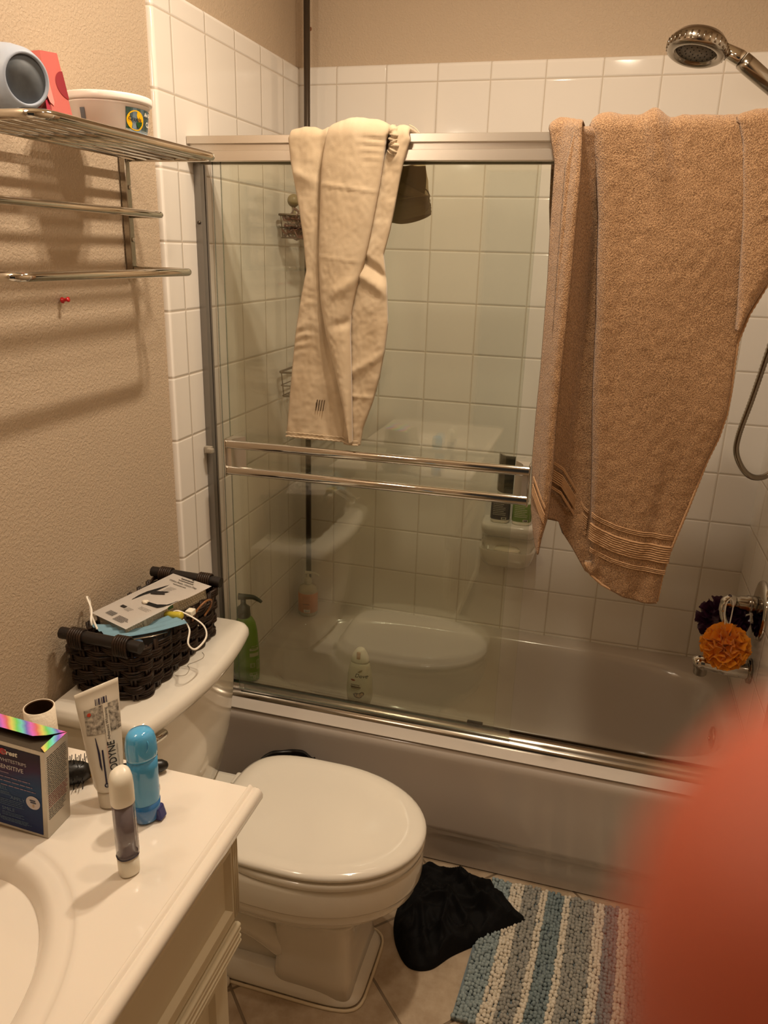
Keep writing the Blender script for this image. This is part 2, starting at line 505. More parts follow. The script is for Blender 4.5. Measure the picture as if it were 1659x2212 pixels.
rings = [[(x, y, z) for y, z in prof] for x in (.0015, XR - .0015)]
loft(bm, rings)
part('bottom_track', bm, M_CHROME2, fr, world=True, auto=50)
for x0, s in ((.0008, 1), (XR - .0008, -1)):
    bm = BM()
    prof = [(0, -.676), (.017, -.676), (.017, -.658), (.006, -.658), (.006, -.640), (.010, -.640), (.010, -.632), (0, -.632)]
    rings = [[(x0 + s * a, y, z) for a, y in prof] for z in (RIM + .026, ZH0 - .001)]
    loft(bm, rings); bmesh.ops.recalc_face_normals(bm, faces=bm.faces)
    part('wall_jamb', bm, pm('grey_anodised_jamb', '#8f8a84', .34, metal=.8), fr, world=True, smooth=False)
bm = BM(); add_box(bm, (.0015, -.6915, 1.118), (.021, -.6765, 1.136), .002); add_box(bm, (.013, -.702, 1.122), (.032, -.6905, 1.134), .002)
tube(bm, [(.0235, -.702, 1.128), (.0235, -.7035, 1.128)], .003, 10)
part('bumper', bm, pm('grey_bumper', '#a79c8c', .45), fr, world=True, auto=40)
bm = BM(); tube(bm, [(.0095, -.6761, 1.69), (.0095, -.679, 1.69)], .004, 14); part('screw', bm, M_DARKM, fr, world=True)
bm = BM(); add_box(bm, (.742, -.6535, RIM + .0275), (.785, -.6445, RIM + .037), .0015); part('centre_guide', bm, M_BLACKP, fr, world=True, smooth=False)

def glass_mat():
    T = NT('clear_shower_glass')
    lw = T.n('ShaderNodeLayerWeight'); lw.inputs['Blend'].default_value = .5
    f5 = T.math('POWER', lw.outputs['Facing'], 5.0)
    fr_ = T.math('ADD', T.math('MULTIPLY', f5, .93), .062)
    tr = T.n('ShaderNodeBsdfTransparent'); tr.inputs[0].default_value = (.957, .967, .935, 1)
    gl = T.n('ShaderNodeBsdfGlossy'); gl.inputs['Roughness'].default_value = .015; gl.inputs['Color'].default_value = (1, 1, 1, 1)
    mx = T.n('ShaderNodeMixShader'); T.l(fr_, mx.inputs[0]); T.l(tr.outputs[0], mx.inputs[1]); T.l(gl.outputs[0], mx.inputs[2])
    T.l(mx.outputs[0], T.out.inputs[0]); return T.m
M_GLASS = glass_mat()
M_GEDGE = pm('polished_glass_edge', '#48594a', .15, alpha=.75)
def pane(parent, x0, x1, y, z0, z1):
    bm = BM(); vs = add_box(bm, (x0, y - .003, z0), (x1, y + .003, z1))
    for f in bm.faces:
        if abs(f.normal.y) < .5 or True:
            c = f.calc_center_median()
            f.material_index = 0 if abs(c.y - y) > .0029 else 1
    bm.normal_update()
    return part('glass_pane', bm, [M_GLASS, M_GEDGE], parent, world=True, smooth=False)
od = thing('sliding_glass_door', 'outer sliding glass door with a double towel bar across it', 'shower door', (.46, -.676, RIM + .02), group='sliding shower doors')
pane(od, .072, .861, -.676, RIM + .023, ZH0 + .018)
def endplate(x, s, y0, depth, z0, z1, parent, w=.034, nm='bar_bracket'):
    bm = BM()
    # curved bracket reaching out from the glass
    rows = []
    for i in range(9):
        t = i / 8
        yy = y0 - depth * t
        ww = w * (1 - .62 * math.sin(t * PI / 2)); rows.append((yy, ww))
    pts = [(x, yy) for yy, ww in rows] + [(x + s * ww, yy) for yy, ww in reversed(rows)]
    loft(bm, [[(a, b, z) for a, b in pts] for z in (z0, z1)])
    bmesh.ops.recalc_face_normals(bm, faces=bm.faces)
    return part(nm, bm, M_ALU, parent, world=True, auto=50)
for xx, z0_, z1_ in ((.0795, 1.074, 1.172), (.8535, 1.079, 1.178)):
    bm = BM(); add_box(bm, (xx, -.7285, z0_), (xx + .0035, -.6795, z1_), .001)
    part('bar_end_plate', bm, M_CHROME, od, world=True, auto=40)
endplate(.083, 1, -.6795, .042, 1.076, 1.170, od)
endplate(.852, -1, -.6795, .042, 1.082, 1.176, od)
for zc0, zc1 in ((1.157, 1.163), (1.088, 1.092)):
    bm = BM()
    prof = [(-.718, -.011), (-.723, -.0105), (-.7255, -.006), (-.7265, 0), (-.7255, .006), (-.723, .0105), (-.718, .011), (-.7165, .0085), (-.7165, -.0085)]
    loft(bm, [[(x, y, zc + dz) for y, dz in prof] for x, zc in ((.080, zc0), (.855, zc1))])
    bmesh.ops.recalc_face_normals(bm, faces=bm.faces)
    part('towel_bar', bm, M_CHROME, od, world=True, auto=60)
idr = thing('sliding_glass_door', 'inner sliding glass door with a small pull handle near its edge', 'shower door', (.42, -.648, RIM + .02), group='sliding shower doors')
pane(idr, .036, .815, -.648, RIM + .023, ZH0 + .018)
bm = BM()
pts = []
for i in range(9):
    t = i / 8; pts.append((.770 + .022 * t, -.6445 + .0 + .030 * math.cos(t * PI / 2) ** .8))
pts2 = [(.814, -.6445), (.812, -.640), (.796, -.6385)]
poly = [(.769, -.612), (.772, -.6105), (.778, -.622), (.786, -.632), (.796, -.637), (.812, -.6375), (.813, -.6448), (.790, -.6448), (.780, -.636), (.773, -.624)]
loft(bm, [[(a, b, z) for a, b in poly] for z in (1.082, 1.176)]); bmesh.ops.recalc_face_normals(bm, faces=bm.faces)
part('pull_handle', bm, M_CHROME2, idr, world=True, auto=40)

# ---------------------------------------------------------------- corner tension pole and its baskets
pole = thing('shower_caddy_pole', 'dark metal tension pole standing in the back left corner of the tub', 'pole', (.052, -.068, RIM))
bm = BM(); tube(bm, [(.052, -.068, RIM + .012), (.052, -.068, CEIL - .02)], .0095, 16); part('pole_tube', bm, M_DARKM, pole, world=True)
bm = BM(); lathe(bm, [(0, .0005), (.022, .0005), (.023, .006), (.012, .02), (0, .02)], c=(.052, -.068, RIM), n=20); part('foot_pad', bm, M_BLACKP, pole, world=True)
bm = BM(); lathe(bm, [(0, -.001), (.022, -.001), (.023, -.006), (.012, -.02), (0, -.02)], c=(.052, -.068, CEIL), n=20); part('top_pad', bm, M_BLACKP, pole, world=True)
M_WIRE = pm('bronze_wire', '#6a5d4c', .35, metal=.7)
def basket(z0, h, x1, y1, parent):
    """triangular wire corner basket; corner at the room corner, arms along both walls"""
    bm = BM()
    def outline(z, k=1.0):
        P = [(.012, -.012, z), (x1 * k, -.014, z), (x1 * .80 * k, y1 * .40 * k, z), (x1 * .42 * k, y1 * .80 * k, z), (.016, y1 * k, z)]
        return fillet(P + [P[0]], .03, 5)[:-1] if False else fillet([P[0], P[1], P[2], P[3], P[4], P[0]], .03, 5)
    for z, r, k in ((z0, .0022, .93), (z0 + h * .45, .0018, .97), (z0 + h, .0036, 1.0)):
        tube(bm, outline(z, k), r, 6)
    top, bot = outline(z0 + h), outline(z0, .93)
    for i in range(0, min(len(top), len(bot)), 3): tube(bm, [bot[i], top[i]], .0014, 5)
    for i in range(1, 9):
        t = i / 9; tube(bm, [(.02, y1 * .9 * t, z0), (x1 * .85 * (1 - t * .9), y1 * .9 * t, z0)], .0013, 5)
    tube(bm, [(.052, -.068, z0 - .005), (.052, -.068, z0 + h + .005)], .0125, 12)
    return part('wire_basket', bm, M_WIRE, parent, world=True)
basket(1.668, .064, .262, -.225, pole)
basket(1.192, .078, .300, -.236, pole)
# things on the upper basket
bm = BM()
rng = random.Random(4)
for k in range(34):
    c = Vector((.060 + rng.uniform(-.024, .034), -.190 + rng.uniform(-.016, .02), 1.704 + rng.uniform(-.026, .034)))
    a = rng.uniform(0, PI); b = rng.uniform(0, PI); R = rng.uniform(.012, .02)
    Mr = Matrix.Rotation(a, 3, 'Z') @ Matrix.Rotation(b, 3, 'X')
    tube(bm, [c + Mr @ Vector((R * math.cos(t), R * math.sin(t), .004 * math.sin(3 * t))) for t in [2 * PI * i / 12 for i in range(12)]], .0042, 5, closed=True, flat=.35)
solo('shower_puff', bm, pm('glossy_brown_mesh', '#5a2f22', .22, coat=.5), 'shiny brown mesh shower puff crammed in the upper corner basket', 'shower puff')
tr = thing('bath_brush', 'wooden ball handled bath brush standing in the upper corner basket', 'brush', (.055, -.185, 1.675))
bm = BM(); ico(bm, (.054, -.185, 1.772), .0185, 3); part('ball_knob', bm, pm('olive_wood', '#7a6a3c', .4), tr, world=True)
bm = BM(); tube(bm, [(.056, -.185, 1.675), (.054, -.185, 1.758)], .006, 10); part('handle', bm, pm('olive_wood', '#7a6a3c', .4), tr, world=True)

# ---------------------------------------------------------------- ceramic soap dish on the back wall
sd = thing('wall_soap_dish', 'white ceramic two tier soap holder fixed to the back wall tiles', 'soap dish', (.748, 0, .65))
def tier(zs, nm, rnd=.035):
    bm = BM(); n = 40
    rings = []
    for x0, x1, d, z in zs:
        r = []
        pts = [(x0, -.0005)] + [(p.x, p.y) for p in fillet([(x0, -.0005, 0), (x0 + .004, -d, 0), (x1 - .004, -d, 0), (x1, -.0005, 0)], rnd, 12)[1:-1]] + [(x1, -.0005)]
        rings.append([(a, b, z) for a, b in pts])
    loft(bm, rings); bmesh.ops.recalc_face_normals(bm, faces=bm.faces)
    return part(nm, bm, M_PORC, sd, world=True, auto=60)
tier([(.662, .838, .062, .752), (.660, .840, .088, .768), (.659, .841, .096, .785), (.659, .841, .098, .798), (.662, .838, .095, .804), (.668, .832, .088, .8055)], 'top_shelf')
tier([(.663, .839, .050, .700), (.663, .839, .040, .715), (.664, .838, .034, .735), (.664, .838, .048, .750), (.664, .838, .06, .765)], 'back_plate')
bm = BM()
def xr(x0, x1, d, z): return [(a, b, z) for a, b in ([(x0, -.0005)] + [(p.x, p.y) for p in fillet([(x0, -.0005, 0), (x0 + .004, -d, 0), (x1 - .004, -d, 0), (x1, -.0005, 0)], .04, 12)[1:-1]] + [(x1, -.0005)])]
rings = [xr(.690, .812, .030, .640), xr(.680, .822, .060, .648), xr(.668, .834, .085, .665), xr(.661, .841, .100, .690), xr(.658, .845, .106, .712), xr(.659, .844, .106, .718), xr(.665, .838, .099, .719), xr(.672, .831, .090, .708), xr(.684, .820, .078, .694), xr(.70, .80, .06, .691)]
loft(bm, rings); bmesh.ops.recalc_face_normals(bm, faces=bm.faces)
part('dish', bm, M_PORC, sd, world=True, auto=60)
bm = BM(); rings = [ring((.752, -.060, z), rx, ry, n=32) for rx, ry, z in ((.030, .016, .698), (.040, .023, .701), (.044, .026, .709), (.040, .023, .717), (.026, .014, .7195))]
loft(bm, rings); solo('soap_bar', bm, pm('cream_soap', '#f4ead2', .35, sss=.3), 'cream oval bar of soap in the lower ceramic soap dish', 'soap')
def bottle_ovals(bm, c, prof, n=28, e=2.0, rot=0, mi=0):
    loft(bm, [ring((c[0], c[1], c[2] + z), rx, ry, n=n, e=e, rot=rot) for rx, ry, z in prof], mi=mi); return bm
def shampoo(cx, name, label, bodycol, labcol, grp):
    t = thing(name, label, 'bottle', (cx, -.058, .8058))
    bm = BM(); bottle_ovals(bm, (cx, -.058, .8058), [(.026, .015, 0), (.030, .018, .004), (.031, .019, .02), (.030, .018, .075), (.024, .014, .088), (.012, .011, .093)], e=2.6)
    part('bottle_body', bm, pm(name + label[:5] + '_body', bodycol, .3, sss=.1), t, world=True)
    bm = BM(); bottle_ovals(bm, (cx, -.058, .8058), [(.0306, .0186, .012), (.0318, .0197, .014), (.0312, .0192, .072), (.030, .0184, .074)], e=2.6)
    part('wrap_label', bm, pm(name + label[:5] + '_label', labcol, .45, var=(300, '#8d8468', .25)), t, world=True)
    bm = BM(); lathe(bm, [(.0, .092), (.014, .092), (.014, .112), (.012, .115), (0, .115)], c=(cx, -.058, .8058), n=20); part('cap', bm, M_WHITEP, t, world=True)
    P = Print(lambda u, v: (cx + u, -.0785 + abs(u) * .12, .8058 + v))
    P.rect(.006, .014, .022, .022, 0); P.rect(.008, .0155, .020, .0205, 1)
    P.lines(-.022, .066, .020, .030, 7, .0016, 0, rng=random.Random(5))
    part('printing', P.bm, [pm('pale_print', '#c9bfa8', .5), M_INK], t, world=True, smooth=False)
shampoo(.720, 'shampoo_bottle', 'small brown labelled bottle standing on the ceramic soap shelf', '#e8e0cc', '#3d3030', None)
shampoo(.790, 'conditioner_bottle', 'small white bottle with a green label on the ceramic soap shelf', '#f0ead8', '#6f8a3a', None)

# ---------------------------------------------------------------- bottles on the tub rim
def pump_head(bm, c, z, ang, s=1.0):
    """dispenser head: collar, stem, nozzle pointing along ang"""
    x, y = c; d = Vector((math.cos(ang), math.sin(ang), 0))
    lathe(bm, [(.0, z), (.019 * s, z), (.020 * s, z + .004 * s), (.018 * s, z + .028 * s), (.010 * s, z + .034 * s), (.0075 * s, z + .040 * s), (.0075 * s, z + .052 * s), (0, z + .052 * s)], c=(x, y, 0), n=20)
    b = Vector((x, y, z + .060 * s))
    P = [b - d * .013 * s, b - d * .006 * s, b + d * .010 * s, b + d * .028 * s + Vector((0, 0, -.001)), b + d * .044 * s + Vector((0, 0, -.009 * s)), b + d * .052 * s + Vector((0, 0, -.015 * s))]
    tube(bm, smooth_path(P, 4), [(.010 - .0058 * (i / 20)) * s for i in range(21)], 12, upv=(0, 0, 1))
g = thing('pump_bottle', 'green pump shampoo bottle on the front left corner of the tub', 'bottle', (.052, -.585, RIM + .001), group=None)
Mg = pm('translucent_green_plastic', '#6c9612', .22, sss=.25, coat=.3)
bm = BM(); gc = (.0515, -.585, RIM + .0012)
bottle_ovals(bm, gc, [(.034, .022, 0), (.039, .026, .004), (.0405, .0275, .03), (.0400, .027, .10), (.036, .024, .16), (.031, .021, .188), (.022, .018, .203), (.013, .013, .209)], e=2.3, rot=.1)
part('bottle_body', bm, Mg, g, world=True)
bm = BM(); pump_head(bm, (gc[0] - .004, gc[1]), RIM + .209, .25, 1.05); part('pump', bm, pm('dark_green_plastic', '#15291c', .35), g, world=True)
def onell(c, rx, ry, rot, z0, ang0, e=2.0, off=.0006):
    """map (u = arc metres, v = height) on an elliptical wall"""
    def fn(u, v):
        a = ang0 + u / ((rx + ry) * .5)
        ct, st = math.cos(a), math.sin(a)
        x = (rx + off) * math.copysign(abs(ct) ** (2 / e), ct); y = (ry + off) * math.copysign(abs(st) ** (2 / e), st)
        return (c[0] + x * math.cos(rot) - y * math.sin(rot), c[1] + x * math.sin(rot) + y * math.cos(rot), z0 + v)
    return fn
f0 = onell(gc, .0405, .0275, .1, RIM, -PI / 2 + .55, 2.3, .0008)
P = Print(f0)
P.rect(-.003, .108, .028, .116, 0, 6); P.rect(-.003, .088, .028, .100, 0, 6); P.rect(.002, .112, .024, .1145, 2, 6)
for (a, b, c2, d2) in ((-.002, .052, .012, .066), (.018, .045, .030, .075), (-.004, .024, .022, .034), (.006, .014, .014, .023)):
    P.rect(a, b, c2, d2, 1, 4)
    P.rect(a + .0014, b + .0014, c2 - .0014, d2 - .0014, 2, 4)
P.text('FRUCTIS', .002, .120, .0062, 1)
part('printed_label', P.bm, [pm('silver_print', '#b9b593', .35), pm('silver_print', '#b9b593', .35), Mg], g, world=True, smooth=False)

s = thing('soap_dispenser', 'clear pump soap bottle with an orange label in the back corner of the tub', 'bottle', (.064, -.115, RIM))
oc = (.0725, -.125, RIM + .0012)
oc = (.066, -.112, RIM + .0012)
bm = BM(); bottle_ovals(bm, oc, [(.030, .028, 0), (.0335, .0315, .004), (.0345, .0325, .02), (.0345, .0325, .095), (.030, .028, .108), (.016, .016, .113), (.0135, .0135, .118)])
part('bottle_body', bm, pm('cloudy_clear_plastic', '#cfc6ae', .2, sss=.2, alpha=.72), s, world=True)
bm = BM(); bottle_ovals(bm, oc, [(.0344, .0324, .016), (.0352, .0332, .0165), (.0352, .0332, .088), (.0344, .0324, .0885)], n=40)
part('orange_label', bm, pm('orange_paper', '#c9793d', .55, var=(80, '#b4602a', .6)), s, world=True)
bm = BM(); pump_head(bm, (oc[0], oc[1]), RIM + .118, .3, .72); part('pump', bm, pm('clear_white_plastic', '#d9d2c0', .25, alpha=.7), s, world=True)
P = Print(onell(oc, .0352, .0332, 0, RIM, -PI / 2 + .2, 2, .0006))
P.rect(-.010, .020, .012, .031, 0, 6)
for k in range(9): P.rect(-.008 + k * .0021, .0215, -.008 + k * .0021 + (.0012 if k % 3 else .0007), .0295, 1)
P.lines(-.014, .080, .014, .062, 5, .0012, 2); P.lines(-.014, .051, .012, .049, 1, .005, 2); P.lines(-.014, .042, .012, .036, 3, .001, 2)
part('printing', P.bm, [M_INKW, M_INK, pm('brown_ink', '#8a4a22', .6)], s, world=True, smooth=False)

d = thing('body_wash_bottle', 'white body wash bottle with an almond picture on the front tub rim behind the glass', 'bottle', (.418, -.60, RIM))
dc = (.4185, -.6055, RIM + .0012)
Md = pm('pearl_white_plastic', '#ddd6c2', .3, sss=.2)
dprof = [(.026, .0165, 0), (.033, .021, .004), (.0375, .0225, .02), (.0385, .0228, .05), (.036, .0215, .09), (.031, .019, .118), (.0265, .0175, .135)]
bm = BM(); bottle_ovals(bm, dc, dprof, e=2.4, n=36)
part('bottle_body', bm, Md, d, world=True)
bm = BM(); bottle_ovals(bm, dc, [(.0268, .0178, .1352), (.0265, .0175, .142), (.021, .0165, .160), (.013, .0135, .173), (.009, .010, .176)], e=2.3, n=36)
part('cap', bm, M_WHITEP, d, world=True)
bm = BM(); add_box(bm, (dc[0] - .0055, dc[1] - .0192, dc[2] + .150), (dc[0] + .0055, dc[1] - .0125, dc[2] + .172), .0025); part('cap_tab', bm, pm('gold_plastic', '#b98f50', .35), d, world=True)
def dfn(u, v):
    rx = interp([(z, a) for a, b, z in dprof], v); ry = interp([(z, b) for a, b, z in dprof], v)
    k = min(.97, abs(u) / rx)
    return (dc[0] + u, dc[1] - ry * (1 - k ** 2.4) ** (1 / 2.4) - .0009, dc[2] + v)
P = Print(dfn)
P.text('Dove', -.009, .094, .017, 0, shear=.25)
P.poly([(-.002, .110), (.006, .116), (.013, .119), (.012, .113), (.006, .109)], 3)
P.ell(-.014, .084, .007, .0028, 2); P.text('pampering', -.020, .068, .0062, 1, bold=.01)
P.rect(-.020, .061, .010, .0645, 1, 6); P.rect(-.020, .057, .008, .0592, 3, 6); P.lines(-.020, .054, .006, .050, 2, .0009, 3)
P.ell(.002, .036, .0125, .0085, 1, rot=-.1); P.ell(.0025, .0365, .0095, .0058, 4, rot=-.1); P.ell(.013, .042, .0085, .0065, 1, rot=.9); P.ell(.013, .042, .0055, .004, 4, rot=.9)
P.poly([(-.013, .040), (-.004, .045), (.002, .041), (-.002, .035), (-.010, .034)], 5)
P.text('1', .013, .088, .005, 3)
part('printed_label', P.bm, [M_INK, pm('cocoa_ink', '#5c3a24', .5), pm('rust_ink', '#9c3a20', .5), pm('taupe_ink', '#9a8a68', .5), pm('almond_ink', '#c9a77c', .5), pm('leaf_ink', '#4c4228', .5)], d, world=True, smooth=False)
# ---------------------------------------------------------------- toilet
TY = -1.12; KY = -1.145
wc = thing('toilet', 'white two piece toilet with its lid closed, between the vanity and the bathtub', 'toilet', (.35, TY, 0))
def egg(xb, xf, w, z, n=64, eb=2.6, ef=2.05, yc=TY):
    """egg outline: widest about 45 % from the back"""
    xc = xb + (xf - xb) * .46; out = []
    for i in range(n):
        t = 2 * PI * i / n; ct, st = math.cos(t), math.sin(t)
        e = ef if ct > 0 else eb; a = (xf - xc) if ct > 0 else (xc - xb)
        out.append((xc + a * math.copysign(abs(ct) ** (2 / e), ct), yc + w * math.copysign(abs(st) ** (2 / e), st), z))
    return out
bm = BM()
rings = [egg(.225, .585, .070, .205, eb=3, ef=2.4), egg(.212, .640, .120, .222, eb=3, ef=2.2), egg(.210, .672, .147, .240, eb=3, ef=2.1), egg(.210, .692, .160, .258, eb=3), egg(.212, .702, .167, .272, eb=3), egg(.213, .704, .1685, .282, eb=3),
         egg(.212, .7065, .1705, .2835, eb=3), egg(.212, .7155, .1785, .286, eb=3), egg(.212, .718, .181, .290, eb=3), egg(.212, .720, .1825, .312, eb=3), egg(.212, .7205, .183, .3155, eb=3), egg(.212, .7275, .1885, .3175, eb=3), egg(.212, .7285, .1895, .322, eb=3),
         egg(.212, .7295, .1895, .345, eb=3), egg(.212, .7285, .188, .372, eb=3), egg(.214, .725, .1855, .381, eb=3), egg(.222, .714, .178, .385, eb=3), egg(.30, .62, .10, .385)]
loft(bm, rings)
part('bowl', bm, M_PORC, wc, world=True)
bm = BM()
loft(bm, [egg(.130, .620, .119, .0005, eb=8, ef=7), egg(.128, .622, .121, .008, eb=8, ef=7), egg(.132, .614, .117, .020, eb=8, ef=7), egg(.150, .600, .108, .036, eb=8, ef=7), egg(.170, .590, .095, .046, eb=8, ef=7), egg(.2, .56, .07, .048, eb=8, ef=7)])
loft(bm, [egg(.405, .604, .112, .020, eb=9, ef=9), egg(.410, .598, .106, .060, eb=9, ef=9), egg(.415, .594, .101, .12, eb=9, ef=9), egg(.41, .596, .104, .18, eb=8, ef=7), egg(.40, .604, .112, .215, eb=6, ef=5), egg(.36, .62, .12, .235, eb=5, ef=4)])
loft(bm, [egg(.150, .46, .082, .030, eb=6, ef=6), egg(.165, .45, .062, .075, eb=6, ef=6), egg(.175, .45, .060, .14, eb=5, ef=5), egg(.19, .46, .075, .20, eb=4, ef=4), egg(.20, .50, .11, .235, eb=4, ef=4)])
tube(bm, smooth_path([(.43, TY - .062, .10), (.36, TY - .070, .15), (.29, TY - .070, .16), (.23, TY - .066, .11), (.20, TY - .06, .05)], 6), .040, 16)
part('pedestal', bm, M_PORC, wc, world=True)
bm = BM(); add_box(bm, (.045, TY - .115, .372), (.262, TY + .115, .3885), .012, 3); add_box(bm, (.05, TY - .09, .20), (.24, TY + .09, .374), .02, 3)
part('deck', bm, M_PORC, wc, world=True)
bm = BM()
loft(bm, [egg(.248, .726, .184, .3865), egg(.246, .731, .187, .390), egg(.246, .732, .188, .400), egg(.248, .729, .186, .4045), egg(.262, .715, .175, .4055), egg(.33, .60, .10, .4055)])
part('seat', bm, M_PORC, wc, world=True)
bm = BM()
loft(bm, [egg(.275, .708, .166, .4060, eb=3.6), egg(.274, .710, .167, .4118, eb=3.6), egg(.258, .727, .182, .4122, eb=3.8), egg(.253, .7325, .1865, .4145, eb=3.8), egg(.252, .7335, .1875, .4195, eb=3.8), egg(.254, .731, .1855, .4250, eb=3.8), egg(.262, .722, .179, .4290, eb=3.8), egg(.276, .705, .167, .4308, eb=3.4), egg(.292, .684, .152, .4298, eb=3.2), egg(.303, .672, .143, .4285, eb=3.0), egg(.35, .61, .10, .4288), egg(.42, .54, .04, .4292)])
part('lid', bm, M_PORC, wc, world=True)
for sy in (-1, 1):
    bm = BM()
    add_box(bm, (.238, TY + sy * .072 - .022, .3885), (.268, TY + sy * .072 + .022, .414), .005, 2)
    part('hinge', bm, M_PORC, wc, world=True, auto=40)

bm = BM(); ico(bm, (.30, TY - .135, .006), .016, 2, (1, 1, .9)); part('bolt_cap', bm, M_PORC, wc, world=True)
bm = BM(); tube(bm, [Vector(p) + Vector((0, 0, .001)) for p in egg(.126, .627, .126, .001, n=48, eb=8, ef=7)], .004, 6, closed=True)
part('caulk_bead', bm, pm('aged_caulk', '#d8c6a8', .6), wc, world=True)
# tank
def tk(x0, xc, xe, hy, z, n=40):
    """bow fronted plan: back x0, front centre xc, front at the ends xe, half width hy"""
    P = []
    m = 16
    P.append((x0, KY + hy)); P.append((x0, KY - hy))
    arc = []
    for i in range(m + 1):
        t = -1 + 2 * i / m; arc.append((xe + (xc - xe) * (1 - t * t), KY + t * hy))
    pts = [Vector((x0, KY + hy, z)), Vector((x0, KY - hy, z))] + [Vector((a, b, z)) for a, b in arc]
    full = fillet([Vector((x0, KY, z))] + [pts[1], pts[2]] , .0, 1)
    # rounded corners front
    cr = .030
    F = [Vector((x0, KY - hy, z))]
    F += fillet([Vector((x0, KY - hy, z)), Vector((xe, KY - hy, z)), Vector((arc[2][0], arc[2][1], z))], cr, 8)[1:-1]
    F += [Vector((a, b, z)) for a, b in arc[2:-2]]
    F += fillet([Vector((arc[-3][0], arc[-3][1], z)), Vector((xe, KY + hy, z)), Vector((x0, KY + hy, z))], cr, 8)[1:-1]
    F.append(Vector((x0, KY + hy, z)))
    return F
bm = BM()
loft(bm, [tk(.035, .185, .155, .165, .3895), tk(.030, .200, .168, .185, .41), tk(.024, .213, .181, .207, .50), tk(.020, .221, .190, .218, .60), tk(.018, .225, .195, .224, .73)])
bmesh.ops.recalc_face_normals(bm, faces=bm.faces)
part('tank', bm, M_PORC, wc, world=True, auto=60)
bm = BM()
loft(bm, [tk(.012, .246, .214, .230, .727), tk(.008, .254, .223, .238, .731), tk(.007, .258, .227, .241, .740), tk(.007, .257, .226, .240, .752), tk(.009, .252, .221, .236, .761), tk(.014, .244, .213, .230, .765)])
bmesh.ops.recalc_face_normals(bm, faces=bm.faces)
part('tank_lid', bm, M_PORC, wc, world=True, auto=60)
lv = BM()
lx, ly, lz = .1925, -1.378, .712
lathe(lv, [(0, -.004), (.012, -.004), (.012, .006), (.008, .010), (0, .010)], n=16, M=Matrix.Translation((lx, ly, lz)) @ Matrix.Rotation(PI / 2, 4, 'Y'))
tube(lv, smooth_path([(lx + .008, ly, lz), (lx + .016, ly, lz + .001), (lx + .022, ly + .014, lz), (lx + .030, ly + .04, lz - .002), (lx + .033, ly + .062, lz - .004), (lx + .032, ly + .07, lz - .005)], 5), [.006] * 8 + [.0075] * 6 + [.010] * 10 + [.008, .004], 12)
part('flush_lever', lv, M_CHROME, wc, world=True)

# ---------------------------------------------------------------- waste bin between toilet and tub
wb = thing('waste_bin', 'small black waste bin squeezed between the toilet bowl and the bathtub', 'waste bin', (.285, -.838, 0))
bm = BM(); lathe(bm, [(0, .001), (.062, .001), (.066, .006), (.080, .286), (.083, .290), (.083, .296), (.078, .296), (.076, .29), (.063, .015), (0, .012)], c=(.285, -.838, 0), n=40)
part('bin_body', bm, M_BLACKP, wb, world=True)
bm = BM(); R = []
for zz, rr in ((.260, .0835), (.294, .0855), (.302, .081), (.295, .076), (.26, .073)):
    R.append([(.285 + (rr + .001 * math.sin(9 * t)) * math.cos(t), -.838 + (rr + .001 * math.sin(11 * t)) * math.sin(t), zz + (.003 * math.sin(5 * t + 1) + .020 * gauss(t - .55, .22)) * (1 if zz > .29 else .3)) for t in [2 * PI * i / 60 for i in range(60)]])
loft(bm, R, cap0=False, cap1=False); part('bin_liner', bm, pm('black_bag_plastic', '#0f0d0c', .3), wb, world=True)

# ---------------------------------------------------------------- vanity
CZ = .835
van = thing('vanity_cabinet', 'cream painted vanity cabinet with raised panel fronts under the sink top', 'cabinet', (.26, -2.1, 0))
M_CAB = pm('cream_cabinet_paint', '#d6cbb0', .42, bump=(60, .0003, 2))
VY0, VY1 = -2.62, -1.575
bm = BM()
add_box(bm, (.001, VY0, .10), (.488, VY1, .118)); add_box(bm, (.470, VY0, .118), (.488, VY1, .7985)); add_box(bm, (.001, VY1 - .018, .118), (.470, VY1, .7985)); add_box(bm, (.001, VY0, .118), (.470, VY0 + .018, .7985))
add_box(bm, (.001, VY0, .0005), (.42, VY1 - .01, .10))
part('cabinet_body', bm, M_CAB, van, world=True, smooth=False)
# false drawer front: framed panel with recessed field
def framed_panel(name, x, y0, y1, z0, z1, th, fw, parent, lab=None):
    bm = BM()
    def rr(i, xx): return [(xx, y0 + i, z0 + i), (xx, y1 - i, z0 + i), (xx, y1 - i, z1 - i), (xx, y0 + i, z1 - i)]
    loft(bm, [rr(0, x), rr(0, x + th - .005), rr(.006, x + th), rr(fw, x + th), rr(fw + .0025, x + th + .0035), rr(fw + .006, x + th + .0035), rr(fw + .0085, x + th), rr(fw + .013, x + th - .006), rr(fw + .03, x + th - .005)])
    bmesh.ops.recalc_face_normals(bm, faces=bm.faces)
    return part(name, bm, M_CAB, parent, world=True, smooth=False, label=lab)
framed_panel('drawer_front', .4885, -2.55, -1.582, .6115, .792, .036, .026, van)
for y0, y1 in ((-1.985, -1.60), (-2.40, -2.015)):
    framed_panel('cabinet_door', .4885, y0, y1, .13, .560, .018, .045, van)
bm = BM()
for zz in (.606, .5965, .5835, .574):
    tube(bm, [(.5285, -2.60, zz), (.5285, -1.600, zz)], .0052, 10)
add_box(bm, (.4885, -2.60, .5695), (.5285, -1.600, .6105), .001)
part('ribbed_rail', bm, M_CAB, van, world=True, smooth=True, auto=40)
bm = BM()
for k in range(4):
    tube(bm, [(.490, -1.581 - k * .0055, .11), (.490, -1.581 - k * .0055, .57)], .0024, 8)
for k in range(3):
    tube(bm, [(.5245, -1.589 - k * .006, .620), (.5245, -1.589 - k * .006, .782)], .0022, 8)
part('fluted_corner', bm, M_CAB, van, world=True)

